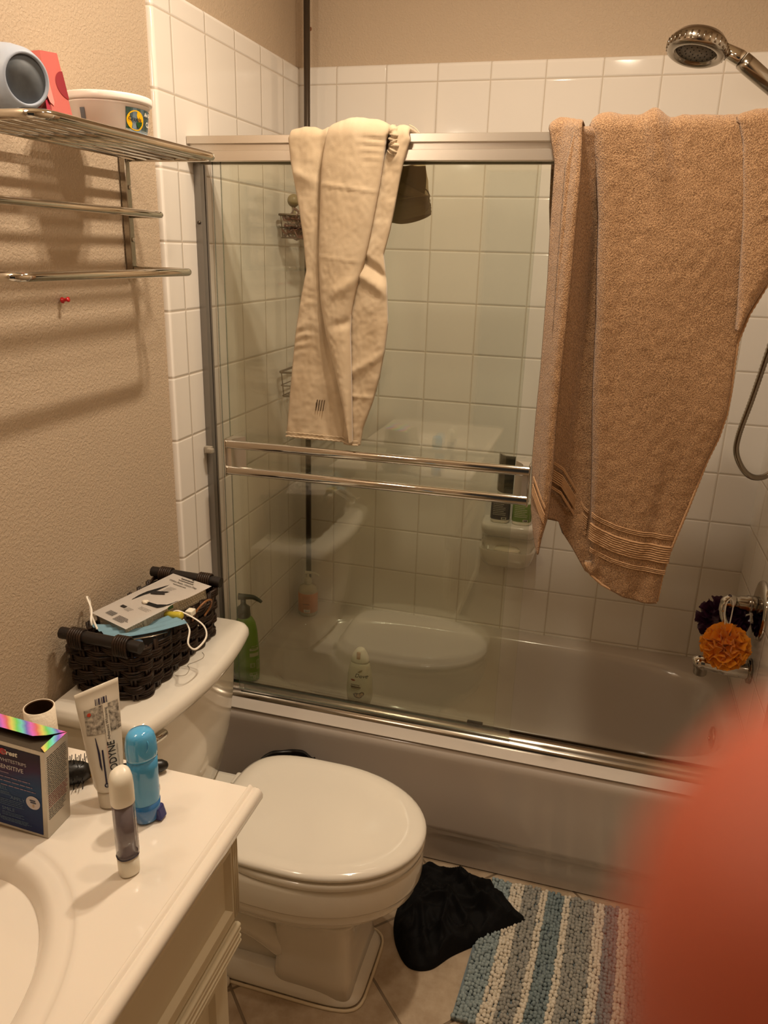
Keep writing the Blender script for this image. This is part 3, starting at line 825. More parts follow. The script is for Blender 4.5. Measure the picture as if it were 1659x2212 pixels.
M_MARB = pm('cultured_marble', '#f2e8da', .12, coat=.35, sss=.08)
ct = thing('sink_countertop', 'glossy cream vanity countertop with a moulded oval sink', 'countertop', (.27, -2.05, CZ - .035))
bm = BM()
SCX, SCY = .27, -2.05
X0, X1, Y0, Y1 = .0008, .530, -2.60, -1.551
N = 120
def rectpt(t):
    c, s_ = math.cos(t), math.sin(t); k = 1e9
    if c > 1e-9: k = min(k, (X1 - SCX) / c)
    if c < -1e-9: k = min(k, (X0 - SCX) / c)
    if s_ > 1e-9: k = min(k, (Y1 - SCY) / s_)
    if s_ < -1e-9: k = min(k, (Y0 - SCY) / s_)
    return (SCX + c * k, SCY + s_ * k)
ts = [2 * PI * i / N for i in range(N)]
# snap nearest samples to the rectangle corners
R0 = [rectpt(t) for t in ts]
for cx, cy in ((X0, Y0), (X0, Y1), (X1, Y0), (X1, Y1)):
    i = min(range(N), key=lambda j: (R0[j][0] - cx) ** 2 + (R0[j][1] - cy) ** 2); R0[i] = (cx, cy)
rings = [[(x, y, CZ - .034) for x, y in R0], [(x, y, CZ - .003) for x, y in R0]]
def shr(p, k): return (SCX + (p[0] - SCX) * k, SCY + (p[1] - SCY) * k)
rings.append([(min(max(x, X0 + .0), X1), min(y, Y1 - .003), CZ) for x, y in R0])
def el(a, b, z): return [(SCX + a * math.cos(t), SCY + b * math.sin(t), z) for t in ts]
rings += [el(.237, .300, CZ), el(.232, .295, CZ + .0004), el(.2285, .2915, CZ - .0012), el(.225, .288, CZ - .0030), el(.220, .284, CZ - .0030), el(.205, .272, CZ - .0045), el(.192, .266, CZ - .008), el(.184, .262, CZ - .016), el(.178, .255, CZ - .032), el(.170, .244, CZ - .06), el(.155, .222, CZ - .095), el(.125, .175, CZ - .125), el(.08, .11, CZ - .14), el(.03, .03, CZ - .146)]
loft(bm, rings, cap0=True, cap1=True)
part('sink_top', bm, M_MARB, ct, world=True, auto=35)
bm = BM()
prof = [(.5295, CZ - .034), (.5295, CZ - .0005), (.532, CZ - .0005), (.5345, CZ - .003), (.5365, CZ - .005), (.540, CZ - .0035), (.5455, CZ - .0035), (.5505, CZ - .007), (.553, CZ - .013), (.5525, CZ - .020), (.549, CZ - .026), (.5435, CZ - .030), (.541, CZ - .034)]
loft(bm, [[(x - (.0 if yy < Y1 else .0), yy, z) for x, z in prof] for yy in (Y0, Y1 + .004, )] + [[(.5295 + (x - .5295) * .85, Y1 + .0075, CZ - .017 + (z - CZ + .017) * .85) for x, z in prof]])
bmesh.ops.recalc_face_normals(bm, faces=bm.faces)
part('rolled_edge', bm, M_MARB, ct, world=True, auto=50)
bm = BM(); lathe(bm, [(0, .0), (.022, .0), (.023, .003), (.016, .004), (.0, .002)], c=(SCX, SCY, CZ - .1455), n=24); part('drain', bm, M_CHROME2, ct, world=True)

# ---------------------------------------------------------------- wall bits
ou = thing('outlet_plate', 'white outlet cover plate low on the painted wall beside the vanity', 'outlet', (-DW, -1.52, .77))
bm = BM(); add_box(bm, (-DW + .0005, -1.5495, .735), (-DW + .0065, -1.480, .850), .002); part('cover_plate', bm, M_WHITEP, ou, world=True, auto=40)
bm = BM()
for zz in (.765, .805): add_box(bm, (-DW + .0066, -1.532, zz), (-DW + .0085, -1.498, zz + .028), .003)
part('socket_face', bm, M_WHITEP, ou, world=True, auto=40)
pn = thing('push_pin', 'red push pin stuck in the painted wall below the chrome towel rack', 'push pin', (-DW, -1.185, 1.533))
Mx = Matrix.Translation((-DW, -1.187, 1.531)) @ Matrix.Rotation(PI / 2 - .15, 4, 'Y')
bm = BM(); lathe(bm, [(0, .006), (.0055, .006), (.006, .008), (.0035, .010), (.003, .016), (.0046, .019), (.0048, .021), (0, .0215)], n=16, M=Mx); part('pin_head', bm, pm('red_plastic', '#c01d22', .3), pn, world=True)
bm = BM(); lathe(bm, [(0, -.004), (.0006, -.004), (.0006, .006), (0, .006)], n=8, M=Mx); part('pin_shaft', bm, M_CHROME, pn, world=True)
ah = BM(); lathe(ah, [(0, -.0004), (.0062, -.0004), (.0055, .0008), (.003, .0012), (0, .001)], n=16, M=Matrix.Translation((.031, DW, 2.262)) @ Matrix.Rotation(PI / 2, 4, 'X'))
solo('screw_anchor', ah, pm('brown_anchor', '#7a4a26', .6), 'small brown wall anchor hole above the back wall tiles beside the pole', 'wall anchor')

# ---------------------------------------------------------------- chrome towel rack over the toilet
rk = thing('towel_rack', 'chrome wall rack with a rod shelf on top and two towel rails below', 'towel rack', (0, -1.2, 1.56))
RY0, RY1 = -1.462, -.945
def U(x, z, r, y0=RY0, y1=RY1, xs=-.002, c=.03):
    bm = BM(); tube(bm, fillet([(xs, y1, z), (x, y1, z), (x, y0, z), (xs, y0, z)], c, 8), r, 14); return bm
part('upper_rail', U(.078, 1.695, .0072), M_CHROME, rk, world=True)
part('lower_rail', U(.136, 1.584, .0078), M_CHROME, rk, world=True)
bm = BM(); tube(bm, fillet([(.004, RY1, 1.804), (.202, RY1, 1.804), (.202, RY0, 1.804), (.004, RY0, 1.804)], .035, 8), .0078, 14)
part('shelf_frame', bm, M_CHROME, rk, world=True)
for k in range(6):
    xx = .018 + k * .0305
    bm = BM(); tube(bm, [(xx, RY0 + .002, 1.8035), (xx, RY1 - .002, 1.8035)], .0052, 10); part('shelf_rod', bm, M_CHROME, rk, world=True)
for yy in (RY1 - .002, RY0 + .002):
    bm = BM()
    add_box(bm, (-DW + .0005, yy - .014, 1.575), (-DW + .004, yy + .014, 1.812), .001)
    add_box(bm, (-DW + .0041, yy - .009, 1.577), (-DW + .012, yy + .009, 1.810), .003)
    add_box(bm, (-DW + .004, yy - .018, 1.575), (-DW + .0175, yy - .0145, 1.812), .001)
    br = part('wall_bracket', bm, M_CHROME2, rk, world=True, auto=40)
    for zz in (1.748, 1.645):
        bm = BM(); lathe(bm, [(0, .0), (.0046, .0), (.004, .0025), (.0015, .0028), (0, .0012)], n=14, M=Matrix.Translation((-DW + .0121, yy, zz)) @ Matrix.Rotation(PI / 2, 4, 'Y'))
        part('bracket_screw', bm, M_CHROME, br, world=True)

# things on the rack
SZ = 1.8121
cb = thing('clay_tub', 'white plastic clay tub with a green and yellow label on the rack shelf', 'tub', (.095, -1.14, SZ))
cc = (.095, -1.14)
bm = BM(); lathe(bm, [(0, 0), (.059, 0), (.062, .003), (.0685, .0515), (.0705, .0525), (.0705, .055), (.068, .0555), (.0, .0555)], c=(cc[0], cc[1], SZ), n=56)
part('tub_body', bm, pm('white_tub_plastic', '#f6ebe2', .35, sss=.15), cb, world=True)
bm = BM(); lathe(bm, [(0.0, .0556), (.0725, .0556), (.0750, .057), (.0757, .060), (.0757, .066), (.0745, .068), (.070, .068), (.068, .0665), (.0, .066)], c=(cc[0], cc[1], SZ), n=56)
part('lid', bm, pm('white_lid_plastic', '#faf2ea', .3, sss=.15), cb, world=True)
def tubfn(a0):
    def fn(u, v):
        r = .0620 + (.0685 - .062) * (v / .0515) + .0007
        a = a0 + u / .0655
        return (cc[0] + r * math.cos(a), cc[1] + r * math.sin(a), SZ + v)
    return fn
# label faces the room, seen at its left end
P = Print(tubfn(-.55))
P.rect(0, .004, .070, .0475, 4, 16); P.rect(0, .014, .070, .0475, 0, 16); P.rect(0, .0115, .070, .0145, 5, 16)
def shiftprint(P): 
    for v in P.bm.verts: pass
part('label_panel', P.bm, [pm('label_green', '#15491f', .4), M_INKW, pm('label_yellow', '#f2b705', .4), M_INK, pm('label_bluegrey', '#93a6b5', .4), pm('label_pale', '#dfe0d0', .4)], cb, world=True, smooth=True)
def tubfn2(a0, off):
    f = tubfn(a0)
    def fn(u, v):
        p = f(u, v); r = math.hypot(p[0] - cc[0], p[1] - cc[1]); k = (r + off) / r
        return (cc[0] + (p[0] - cc[0]) * k, cc[1] + (p[1] - cc[1]) * k, p[2])
    return fn
P = Print(tubfn2(-.55, .0005)); P.ell(.0200, .028, .0190, .0160, 0, 36); P2 = Print(tubfn2(-.55, .0009))
P2.poly([(.020, .0255), (.035, .0275), (.034, .022), (.029, .017), (.023, .018)], 2)
P3 = Print(tubfn2(-.55, .0014)); P3.text('Crayola', .0040, .0275, .0088, 0, bold=.02)
P3.text('Air-Dry', .0400, .0375, .0085, 1, bold=.03); P3.text('CLAY', .0470, .022, .011, 1, bold=.03); P3.text('sec', .043, .006, .007, 1, bold=.02)
part('label_emblem', P.bm, [MATS['label_yellow']], cb, world=True)
part('emblem_swirl', P2.bm, [MATS['label_yellow'], MATS['label_yellow'], MATS['label_green']], cb, world=True)
part('label_lettering', P3.bm, [M_INK, M_INKW], cb, world=True)
P = Print(tubfn2(-1.72, .0006)); P.rect(0, .024, .009, .042, 0, 4); part('back_label', P.bm, [pm('label_slate', '#6f7580', .4)], cb, world=True)

M_PINK = pm('coral_pink_card', '#f29189', .55)
M_PINKD = pm('dark_coral_card', '#a92440', .55)
pb = thing('gift_box', 'open coral pink cardboard box standing on the rack shelf beside the clay tub', 'box', (.12, -1.33, SZ))
A = Vector((.1685, -1.388, SZ)); B = Vector((.1525, -1.318, SZ)); TL_ = Vector((.140, -1.3676, 1.903)); TR_ = Vector((.128, -1.312, 1.911))
w = (B - A); lean = (TL_ - A); back = Vector((-.085, -.030, .004))
def q(bm, a, b, c, d, mi=0):
    vs = [bm.verts.new(p) for p in (a, b, c, d)]; f = bm.faces.new(vs); f.material_index = mi
def fp(u, v, o=0.0): return (A * (1 - u) + B * u) * (1 - v) + (TL_ * (1 - u) + TR_ * u) * v + n_ * o
n_ = w.cross(lean).normalized()
if n_.x < 0: n_ = -n_
bm = BM(); q(bm, A, B, TR_, TL_); bmesh.ops.solidify(bm, geom=list(bm.faces), thickness=.0008)
part('front_panel', bm, M_PINK, pb, world=True, smooth=False)
bm = BM()
rb = Vector((-.045, .010, -.008))
q(bm, B, B + rb, TR_ + rb + Vector((0, 0, -.012)), TR_, 0)
q(bm, A + back, B + back, TR_ + back * .9, TL_ + back, 0)
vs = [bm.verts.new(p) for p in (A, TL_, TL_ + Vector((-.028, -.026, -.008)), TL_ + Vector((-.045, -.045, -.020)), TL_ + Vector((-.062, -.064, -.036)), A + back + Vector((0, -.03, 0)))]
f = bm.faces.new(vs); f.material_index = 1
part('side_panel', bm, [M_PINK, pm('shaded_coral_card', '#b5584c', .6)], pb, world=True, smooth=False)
bm = BM(); vs = []
for i in range(20):
    t = -PI / 2 + PI * i / 19
    vs.append(bm.verts.new(fp(1 - .52 * math.cos(t), .54 + .20 * math.sin(t), .0012)))
bm.faces.new(vs); part('thumb_cutout', bm, pm('inside_red_card', '#8e1626', .6), pb, world=True, smooth=False)
bm = BM(); vs = [bm.verts.new(fp(u, v, .0014)) for u, v in ((.0, .66), (-.06, .70), (-.14, .66), (-.17, .58), (-.15, .45), (-.16, .33), (-.06, .2), (.10, .16), (.16, .22), (.10, .6))]
bm.faces.new(vs); part('tuck_flap', bm, M_PINK, pb, world=True, smooth=False)
bm = BM(); vs = [bm.verts.new(fp(u, v, -.0015)) for u, v in ((-.2, 0), (-.18, .22), (-.02, .26), (-.01, 0))]
bm.faces.new(vs); part('inner_flap', bm, M_PINKD, pb, world=True, smooth=False)

jr = thing('round_container', 'pale blue grey rounded container lying on its side on the rack shelf', 'container', (.12, -1.415, SZ))
bm = BM()
ax = Vector((.93, -.30, -.12)).normalized()   # axis of the container; the grey end faces the room
Mj = Matrix.Translation((.120, -1.418, SZ + .0455)) @ Vector((0, 0, 1)).rotation_difference(ax).to_matrix().to_4x4()
lathe(bm, [(0, -.055), (.030, -.055), (.038, -.049), (.043, -.035), (.0445, -.01), (.0440, .012), (.041, .034), (.0360, .046), (.0325, .0485), (.0312, .0465), (.0305, .040), (0, .040)], n=44, M=Mj)
part('container_body', bm, pm('pale_blue_grey', '#a9b2c2', .5, sss=.1), jr, world=True)
bm = BM(); lathe(bm, [(0, .0445), (.0306, .0445), (.0306, .0425), (0, .0425)], n=44, M=Mj); part('grey_end_disc', bm, pm('slate_grey_rubber', '#5e646b', .6, var=(60, '#777c80', .5)), jr, world=True)
# ---------------------------------------------------------------- things on the vanity top
# whitening strip carton
M_SILV = pm('silver_card', '#b9b2a6', .28, metal=.7)
def blue_card():
    T = NT('blue_purple_print'); tc = T.n('ShaderNodeTexCoord'); sp = T.n('ShaderNodeSeparateXYZ'); T.l(tc.outputs['Object'], sp.inputs[0])
    r = T.n('ShaderNodeValToRGB'); e = r.color_ramp.elements
    e[0].position = 0; e[0].color = hexc('#0c2258'); e[1].position = 1; e[1].color = hexc('#15122e')
    for pos, c in ((.3, '#10305f'), (.55, '#1b4470'), (.72, '#3a1d45'), (.86, '#2c122c')):
        k = e.new(pos); k.color = hexc(c)
    v = T.math('DIVIDE', sp.outputs[2], .146); n = T.n('ShaderNodeTexNoise', Scale=14.0); T.l(tc.outputs['Object'], n.inputs['Vector'])
    T.l(T.math('ADD', v, T.math('MULTIPLY', T.math('SUBTRACT', n.outputs[0], .5), .35)), r.inputs[0])
    p = T.n('ShaderNodeBsdfPrincipled'); p.inputs['Roughness'].default_value = .5; p.inputs['Specular IOR Level'].default_value = .25; T.l(r.outputs[0], p.inputs['Base Color']); T.l(p.outputs[0], T.out.inputs[0]); return T.m
def holo():
    T = NT('holographic_foil'); tc = T.n('ShaderNodeTexCoord')
    mp = T.n('ShaderNodeMapping'); mp.inputs['Rotation'].default_value = (0, 0, .5); T.l(tc.outputs['Object'], mp.inputs[0])
    sp = T.n('ShaderNodeSeparateXYZ'); T.l(mp.outputs[0], sp.inputs[0])
    n = T.n('ShaderNodeTexNoise', Scale=40.0); T.l(tc.outputs['Object'], n.inputs['Vector'])
    h = T.math('FRACT', T.math('ADD', T.math('MULTIPLY', sp.outputs[1], 26.0), T.math('ADD', T.math('MULTIPLY', sp.outputs[0], 9.0), T.math('MULTIPLY', n.outputs[0], .25))))
    hs = T.n('ShaderNodeCombineColor', mode='HSV'); T.l(h, hs.inputs[0]); hs.inputs[1].default_value = .75; hs.inputs[2].default_value = .95
    p = T.n('ShaderNodeBsdfPrincipled'); p.inputs['Roughness'].default_value = .3; p.inputs['Metallic'].default_value = .35
    T.l(hs.outputs[0], p.inputs['Base Color']); T.l(p.outputs[0], T.out.inputs[0]); return T.m
W_, D_, H_ = .115, .050, .146
cr = thing('carton', 'silver edged blue carton of whitening strips on the vanity top', 'box', (.3125, -1.742, CZ + .0007), rot=(0, .085, .03))
# local frame: origin = front right bottom corner, box extends to -x (width) and +y (depth)
bm = BM(); add_box(bm, (-W_, 0, 0), (0, D_, H_))
for f in list(bm.faces):
    if f.calc_center_median().z > H_ - .001: bm.faces.remove(f)
part('carton_shell', bm, M_SILV, cr, smooth=False)
bm = BM(); vs = [bm.verts.new(p) for p in ((-W_ + .004, -.0004, .004), (-.0075, -.0004, .004), (-.0075, -.0004, H_ - .007), (-W_ + .004, -.0004, H_ - .007))]; bm.faces.new(vs)
part('front_print', bm, blue_card(), cr, smooth=False)
P = Print(lambda u, v: (u, -.0009, v)); rg = random.Random(2)
P.text('Crest', -.069, .1265, .0112, 0, bold=.03, shear=.15); P.ell(-.0655, .1300, .0055, .0052, 4); P.ell(-.0645, .1302, .003, .003, 0)
P.text('3DWHITESTRIPS', -.083, .1140, .0078, 1, sx=.95); P.text('SENSITIVE', -.0745, .1020, .0098, 1, bold=.01, sx=.93)
P.lines(-.073, .0955, -.058, .095, 1, .0018, 2, ragged=.05)
P.lines(-.100, .088, -.016, .074, 3, .0016, 2, rng=rg, ragged=.1)
P.text('PEEL', -.079, .0655, .0085, 3); P.lines(-.079, .062, -.052, .058, 3, .0009, 3, rng=rg)
P.text('APPLY', -.058, .052, .0085, 3); P.lines(-.078, .049, -.035, .040, 4, .0009, 3, rng=rg)
P.text('SMILE', -.073, .030, .0085, 3); P.lines(-.073, .027, -.035, .022, 3, .0009, 3, rng=rg)
P.lines(-.073, .0175, -.020, .012, 4, .0009, 3, rng=rg); P.text('Smile', -.094, .013, .010, 3, shear=.3)
for (a, b) in ((-.0215, .056), (-.093, .076), (-.091, .040)):
    P.ell(a, b, .0112, .0112, 1, 28)
for (a, b) in ((-.0215, .056), (-.093, .076), (-.091, .040)):
    fnb = Print(lambda u, v: (u, -.0012, v))
part('front_lettering', P.bm, [M_INKW, pm('pale_lilac_ink', '#c9c2c4', .5), pm('dim_lilac_ink', '#8a7388', .5), pm('dim_blue_ink', '#4f6a88', .5), pm('red_ink', '#c8202c', .5)], cr, smooth=False)
for (a, b) in ((-.0215, .056), (-.093, .076), (-.091, .040)):
    P = Print(lambda u, v: (u, -.0013, v))
    P.rect(a - .005, b + .0028, a + .004, b + .0048, 0); P.rect(a - .004, b - .0005, a + .005, b + .0015, 0); P.ell(a + .0005, b - .005, .0015, .0028, 1)
    part('diagram_mark', P.bm, [pm('dark_blue_ink', '#2c3450', .5), pm('tan_ink', '#b99f7e', .5)], cr, smooth=False)
P = Print(lambda u, v: (.0004, u, v)); rg = random.Random(9)
P.lines(.004, .134, .047, .074, 19, .0011, 0, rng=rg, ragged=.12); P.lines(.004, .070, .047, .050, 7, .0012, 1, rng=rg, ragged=.15); P.lines(.004, .046, .046, .030, 6, .0011, 0, rng=rg, ragged=.3)
part('side_small_print', P.bm, [pm('grey_ink', '#4a463f', .6), pm('maroon_ink', '#7a2f2f', .6)], cr, smooth=False)
bm = BM()
zt = H_
vs = [bm.verts.new(p) for p in ((-W_, .002, zt - .0015), (-.001, .002, zt - .0015), (-.001, D_ - .001, zt - .004), (-W_, D_ - .001, zt - .004))]; bm.faces.new(vs)
part('inner_flap', bm, pm('dark_grey_card', '#453a2c', .6), cr, smooth=False)
bm = BM()
vs = [bm.verts.new(p) for p in ((-W_, D_ - .0, zt), (-.002, D_ - .0, zt), (-.016, D_ - .024, zt + .0065), (-.030, D_ - .034, zt + .0080), (-W_, D_ - .034, zt + .0080))]; bm.faces.new(vs)
part('top_flap', bm, holo(), cr, smooth=False)
bm = BM(); vs = [bm.verts.new(p) for p in ((-.0005, .001, zt), (-.0005, D_, zt), (-.010, D_ - .016, zt + .002), (-.010, .006, zt + .0015))]; bm.faces.new(vs)
part('side_flap', bm, holo(), cr, smooth=False)

# toothpaste tube standing on its cap
tp = thing('toothpaste_tube', 'white toothpaste tube with dark lettering standing on its cap', 'toothpaste', (.3515, -1.648, CZ))
base = Vector((.352, -1.650, CZ + .0006)); up = Vector((-.024, .022, .195)).normalized(); 
cd = Vector((.80, .60, .02)); cd = (cd - up * cd.dot(up)).normalized(); nd = cd.cross(up).normalized()
if nd.y > 0: nd = -nd
TL = .187
def trow(v, k):
    """half width along cd and half thickness along nd at height v"""
    w_ = interp([(0, .0165), (.024, .0170), (.026, .0185), (.034, .0215), (.08, .0255), (.13, .0285), (.165, .0305), (TL, .0315)], v)
    t_ = interp([(0, .0165), (.024, .0170), (.026, .0180), (.034, .0200), (.08, .0175), (.13, .0110), (.165, .0045), (.172, .0012), (TL, .0010)], v)
    return w_, t_
def tring(v, n=40):
    w_, t_ = trow(v, 0); slope = .0 if v < .1 else .008 * (v - .1) / .087
    return [base + up * v + cd * (w_ * math.cos(a)) + nd * (t_ * math.sin(a)) + up * (slope * math.cos(a)) for a in [2 * PI * i / n for i in range(n)]]
bm = BM(); loft(bm, [tring(v) for v in (.0265, .034, .05, .065, .08, .1, .115, .13, .145, .155, .165, .172, .180, TL)])
M_TUBE = pm('white_tube_laminate', '#ddd2c0', .3, coat=.3)
part('tube_body', bm, M_TUBE, tp, world=True)
bm = BM()
loft(bm, [[base + up * v + cd * (r * math.cos(a)) + nd * (r * math.sin(a)) for a in [2 * PI * i / 32 for i in range(32)]] for r, v in ((.0165, 0), (.0175, .001), (.0180, .022), (.0165, .0255), (.015, .026))])
part('flip_cap', bm, pm('milky_cap', '#d9cdb9', .35, sss=.3), tp, world=True)
def tfn(off):
    def fn(u, v):   # u across (left negative seen from camera), v from cap to crimp
        w_, t_ = trow(v, 0); k = max(-.985, min(.985, u / w_)); slope = .0 if v < .1 else .008 * (v - .1) / .087
        return base + up * (v + slope * k) + cd * u + nd * (t_ * math.sqrt(1 - k * k) + off)
    return fn
P = Print(tfn(.0005))
# grey crystal picture
P.rect(-.021, .118, .0275, .158, 2, 12, 6)
part('crystal_picture', P.bm, [M_INK, M_INK, pm('grey_crystal_print', '#d2c6b4', .4, var=(210, '#5c544a', 1.0))], tp, world=True)
P = Print(tfn(.0009))
P.rect(.0055, .106, .0125, .160, 1, 3, 6)
P.poly([(.0055, .106), (.0125, .106), (.0110, .1035), (.007, .1035)], 1)
for k, w2 in enumerate((.0010, .0006, .0016, .0006, .0010, .0020, .0006, .0012)):
    P.rect(-.004 + k * .0022, .1600, -.004 + k * .0022 + w2, .1690, 0, 1, 2)
P.ell(-.0145, .1500, .0028, .0028, 3, 14)
P.poly([(-.0105, .1135), (-.0095, .1135), (-.0062, .090), (-.0058, .066), (-.0065, .062), (-.0085, .070), (-.0092, .092)], 0)
P.rect(-.0035, .042, -.0012, .094, 0, 1, 8); P.ell(-.0024, .0395, .0034, .0034, 0, 20)
for t in range(7):
    a0 = .6 + t * .28
    P.rect(.0035 + t * .0004, .046 + t * .003, .0065 + t * .0006, .0463 + t * .003, 4)
part('print_shapes', P.bm, [pm('navy_ink', '#241f3c', .4), M_TUBE, M_TUBE, pm('red_dot_ink', '#c8452c', .4), pm('warm_grey_ink', '#a99b8a', .4)], tp, world=True)
P = Print(tfn(.0013))
P.text('SENSODYNE', .0155, .1045, .0150, 0, rot=PI / 2, bold=.012, sx=.86, align='RIGHT')
P.text('Advanced Whitening', .0108, .1075, .0058, 0, rot=PI / 2, sx=.94); P.text('T', -.0040, .0375, .0048, 1)
P.rect(.0045, .066, .0049, .100, 2, 1, 4); P.text('SENSITIVE TEETH AND CAVITY PREVENTION', .0195, .050, .0024, 0, rot=PI / 2)
part('lettering', P.bm, [M_INK, M_INKW, pm('salmon_ink', '#d98a72', .4)], tp, world=True)

# blue translucent bottle
bb = thing('mouthwash_bottle', 'translucent blue flat bottle standing upright on the vanity top behind the travel bottle', 'bottle', (.4215, -1.663, CZ))
c0 = (.4215, -1.664, CZ + .0006); rt = .95
bm = BM()
bp_ = [(.014, .012, 0), (.0175, .0150, .004), (.0200, .0165, .020), (.0212, .0170, .05), (.0215, .0172, .09), (.0215, .0172, .108)]
bottle_ovals(bm, c0, bp_, e=2.2, rot=rt, n=36)
part('bottle_body', bm, pm('translucent_blue', '#4fa8dc', .12, coat=.6, sss=.35, alpha=.9), bb, world=True)
bm = BM(); bottle_ovals(bm, c0, [(.0160, .0128, .001), (.0178, .0153, .0045), (.0203, .0168, .020), (.0213, .01715, .034)], e=2.2, rot=rt, n=36)
part('liquid', bm, pm('deep_blue_liquid', '#2f74b4', .12, coat=.5), bb, world=True)
bm = BM(); bottle_ovals(bm, c0, [(.0218, .0175, .1085), (.0226, .0184, .113), (.0226, .0184, .124), (.0218, .0178, .135), (.0196, .0166, .1445), (.0155, .0135, .1505), (.007, .007, .153)], e=2.1, rot=rt, n=36)
part('cap', bm, pm('translucent_blue_cap', '#58b2e6', .1, coat=.7, sss=.35), bb, world=True)
bm = BM(); camd = Vector((.57, -.80, 0)).normalized(); side = Vector((-camd.y, camd.x, 0))
pts = [Vector((c0[0], c0[1], CZ)) + camd * (.0165 - .012 * max(0, math.sin(t)) ** 2) + side * (.010 * math.cos(t)) + Vector((0, 0, .136 + .0135 * math.sin(t))) for t in [2 * PI * i / 28 for i in range(28)]]
tube(bm, pts, .0008, 6, closed=True); part('cap_thumb_ridge', bm, MATS['translucent_blue_cap'], bb, world=True)
bm = BM(); add_box(bm, (c0[0] + .010, c0[1] - .001, c0[2] + .001), (c0[0] + .0245, c0[1] + .016, c0[2] + .022), .003)
for v in bm.verts:
    if v.co.z > c0[2] + .015: v.co.x -= .004
part('foot_tab', bm, pm('indigo_plastic', '#262a6e', .3), bb, world=True, auto=40)
Pb = Print(onell(c0, .0215, .0172, rt, CZ, -.25, 2.2, .0006)); Pb.text('B', -.002, .104, .012, 0, bold=.03); Pb.rect(-.003, .072, .002, .084, 0, 2); Pb.rect(-.003, .044, .002, .054, 1, 2)
part('printed_label', Pb.bm, [pm('navy_ink2', '#1d2a58', .4), pm('red_ink2', '#a04048', .4)], bb, world=True)

# clear travel bottle with white cap
tv = thing('travel_bottle', 'clear travel bottle with a slanted white cap, nearest the edge of the vanity top', 'bottle', (.4555, -1.760, CZ))
c1 = (.4555, -1.7605, CZ + .0006); r1 = .95
def tvo(bm, pr, mi=0): return bottle_ovals(bm, c1, pr, e=2.4, rot=r1, n=32, mi=mi)
bm = BM(); tvo(bm, [(.0120, .0105, 0), (.0136, .0122, .002), (.0140, .0126, .012), (.0140, .0126, .0300)]); part('white_base', bm, M_WHITEP, tv, world=True)
bm = BM(); tvo(bm, [(.0141, .0127, .0302), (.0141, .0127, .1130)]); part('clear_body', bm, pm('clear_grey_plastic', '#8f8488', .12, coat=.5, sss=.1, alpha=.55), tv, world=True)
bm = BM(); tvo(bm, [(.0108, .0094, .0305), (.0110, .0096, .035), (.0110, .0096, .110), (.009, .008, .1125)])
part('inner_tube', bm, pm('mauve_liner', '#8b7f88', .35, var=(110, '#6d6468', .8)), tv, world=True)
bm = BM()
R = []
for rx, ry, z, sl in ((.0143, .0129, .1132, 0), (.0152, .0138, .1145, 0), (.0152, .0138, .130, 0), (.0151, .0137, .142, .15), (.0146, .0132, .150, .35), (.0132, .0120, .156, .45), (.0095, .0085, .1605, .5), (.004, .0036, .162, .5), ):
    R.append([(p[0], p[1], p[2] + sl * ((p[0] - c1[0]) * -.35 + (p[1] - c1[1]) * .75)) for p in ring((c1[0], c1[1], c1[2] + z), rx, ry, n=32, e=2.4, rot=r1)])
loft(bm, R); part('white_cap', bm, M_WHITEP, tv, world=True)
bm = BM(); tube(bm, ring((c1[0], c1[1], c1[2] + .0302), .0142, .0128, n=32, e=2.4, rot=r1), .0006, 6, closed=True); part('blue_seam', bm, pm('navy_ink', '#241f3c', .4), tv, world=True)
Pt = Print(onell(c1, .0141, .0127, r1, CZ, -.95, 2.4, .0006)); Pt.rect(.002, .033, .0125, .100, 1, 6, 1); Pt.rect(.001, .090, .0125, .111, 0, 6)
part('side_label', Pt.bm, [pm('teal_label', '#3d7390', .4), pm('pale_label', '#cfc5c0', .4)], tv, world=True)
Pt = Print(onell(c1, .0141, .0127, r1, CZ, -.95, 2.4, .0011)); rg = random.Random(1)
for k in range(4):
    vv = .036
    while vv < .088:
        h = rg.uniform(.003, .008); Pt.rect(.0042 + k * .0019, vv, .0050 + k * .0019, min(.089, vv + h * .8), 0); vv += h
part('side_lettering', Pt.bm, [M_INK, M_INKW], tv, world=True)

# hairbrush lying behind
hb = thing('hairbrush', 'black hairbrush with a gold ferrule lying behind the toothpaste tube', 'hairbrush', (.32, -1.60, CZ))
a_ = Vector((.215, -1.655, CZ + .020)); b_ = Vector((.392, -1.5585, CZ + .012)); dv = (b_ - a_)
def bp(t): return a_ + dv * t
M_BRB = pm('black_brush', '#12100e', .35)
bm = BM(); tube(bm, [bp(t) for t in (0, .06, .18, .30, .38, .43)], [.008, .016, .0185, .0185, .0155, .010], 18); part('brush_head', bm, M_BRB, hb, world=True)
bm = BM(); tube(bm, [bp(.43), bp(.44), bp(.485), bp(.495)], [.0095, .0102, .0098, .0092], 18); part('gold_ferrule', bm, pm('gold_metal', '#b98d3c', .25, metal=.9), hb, world=True)
bm = BM(); tube(bm, [bp(t) for t in (.495, .6, .75, .88, .96, 1.0, 1.01)], [.008, .0075, .0085, .0105, .010, .006, .002], 16); part('handle', bm, M_BRB, hb, world=True)
bm = BM(); rg = random.Random(6)
for i in range(11):
    for j in range(9):
        t = .05 + i * .033; ang = j * 2 * PI / 9 + i * .35
        fa, fb = frame_of(dv); d_ = fa * math.cos(ang) + fb * math.sin(ang)
        p0 = bp(t) + d_ * .0165
        p1 = bp(t) + d_ * .0275
        if p1.z < CZ + .001: p1.z = CZ + .001
        tube(bm, [p0, p1], .0007, 5)
part('bristles', bm, M_BRB, hb, world=True, kind='stuff')

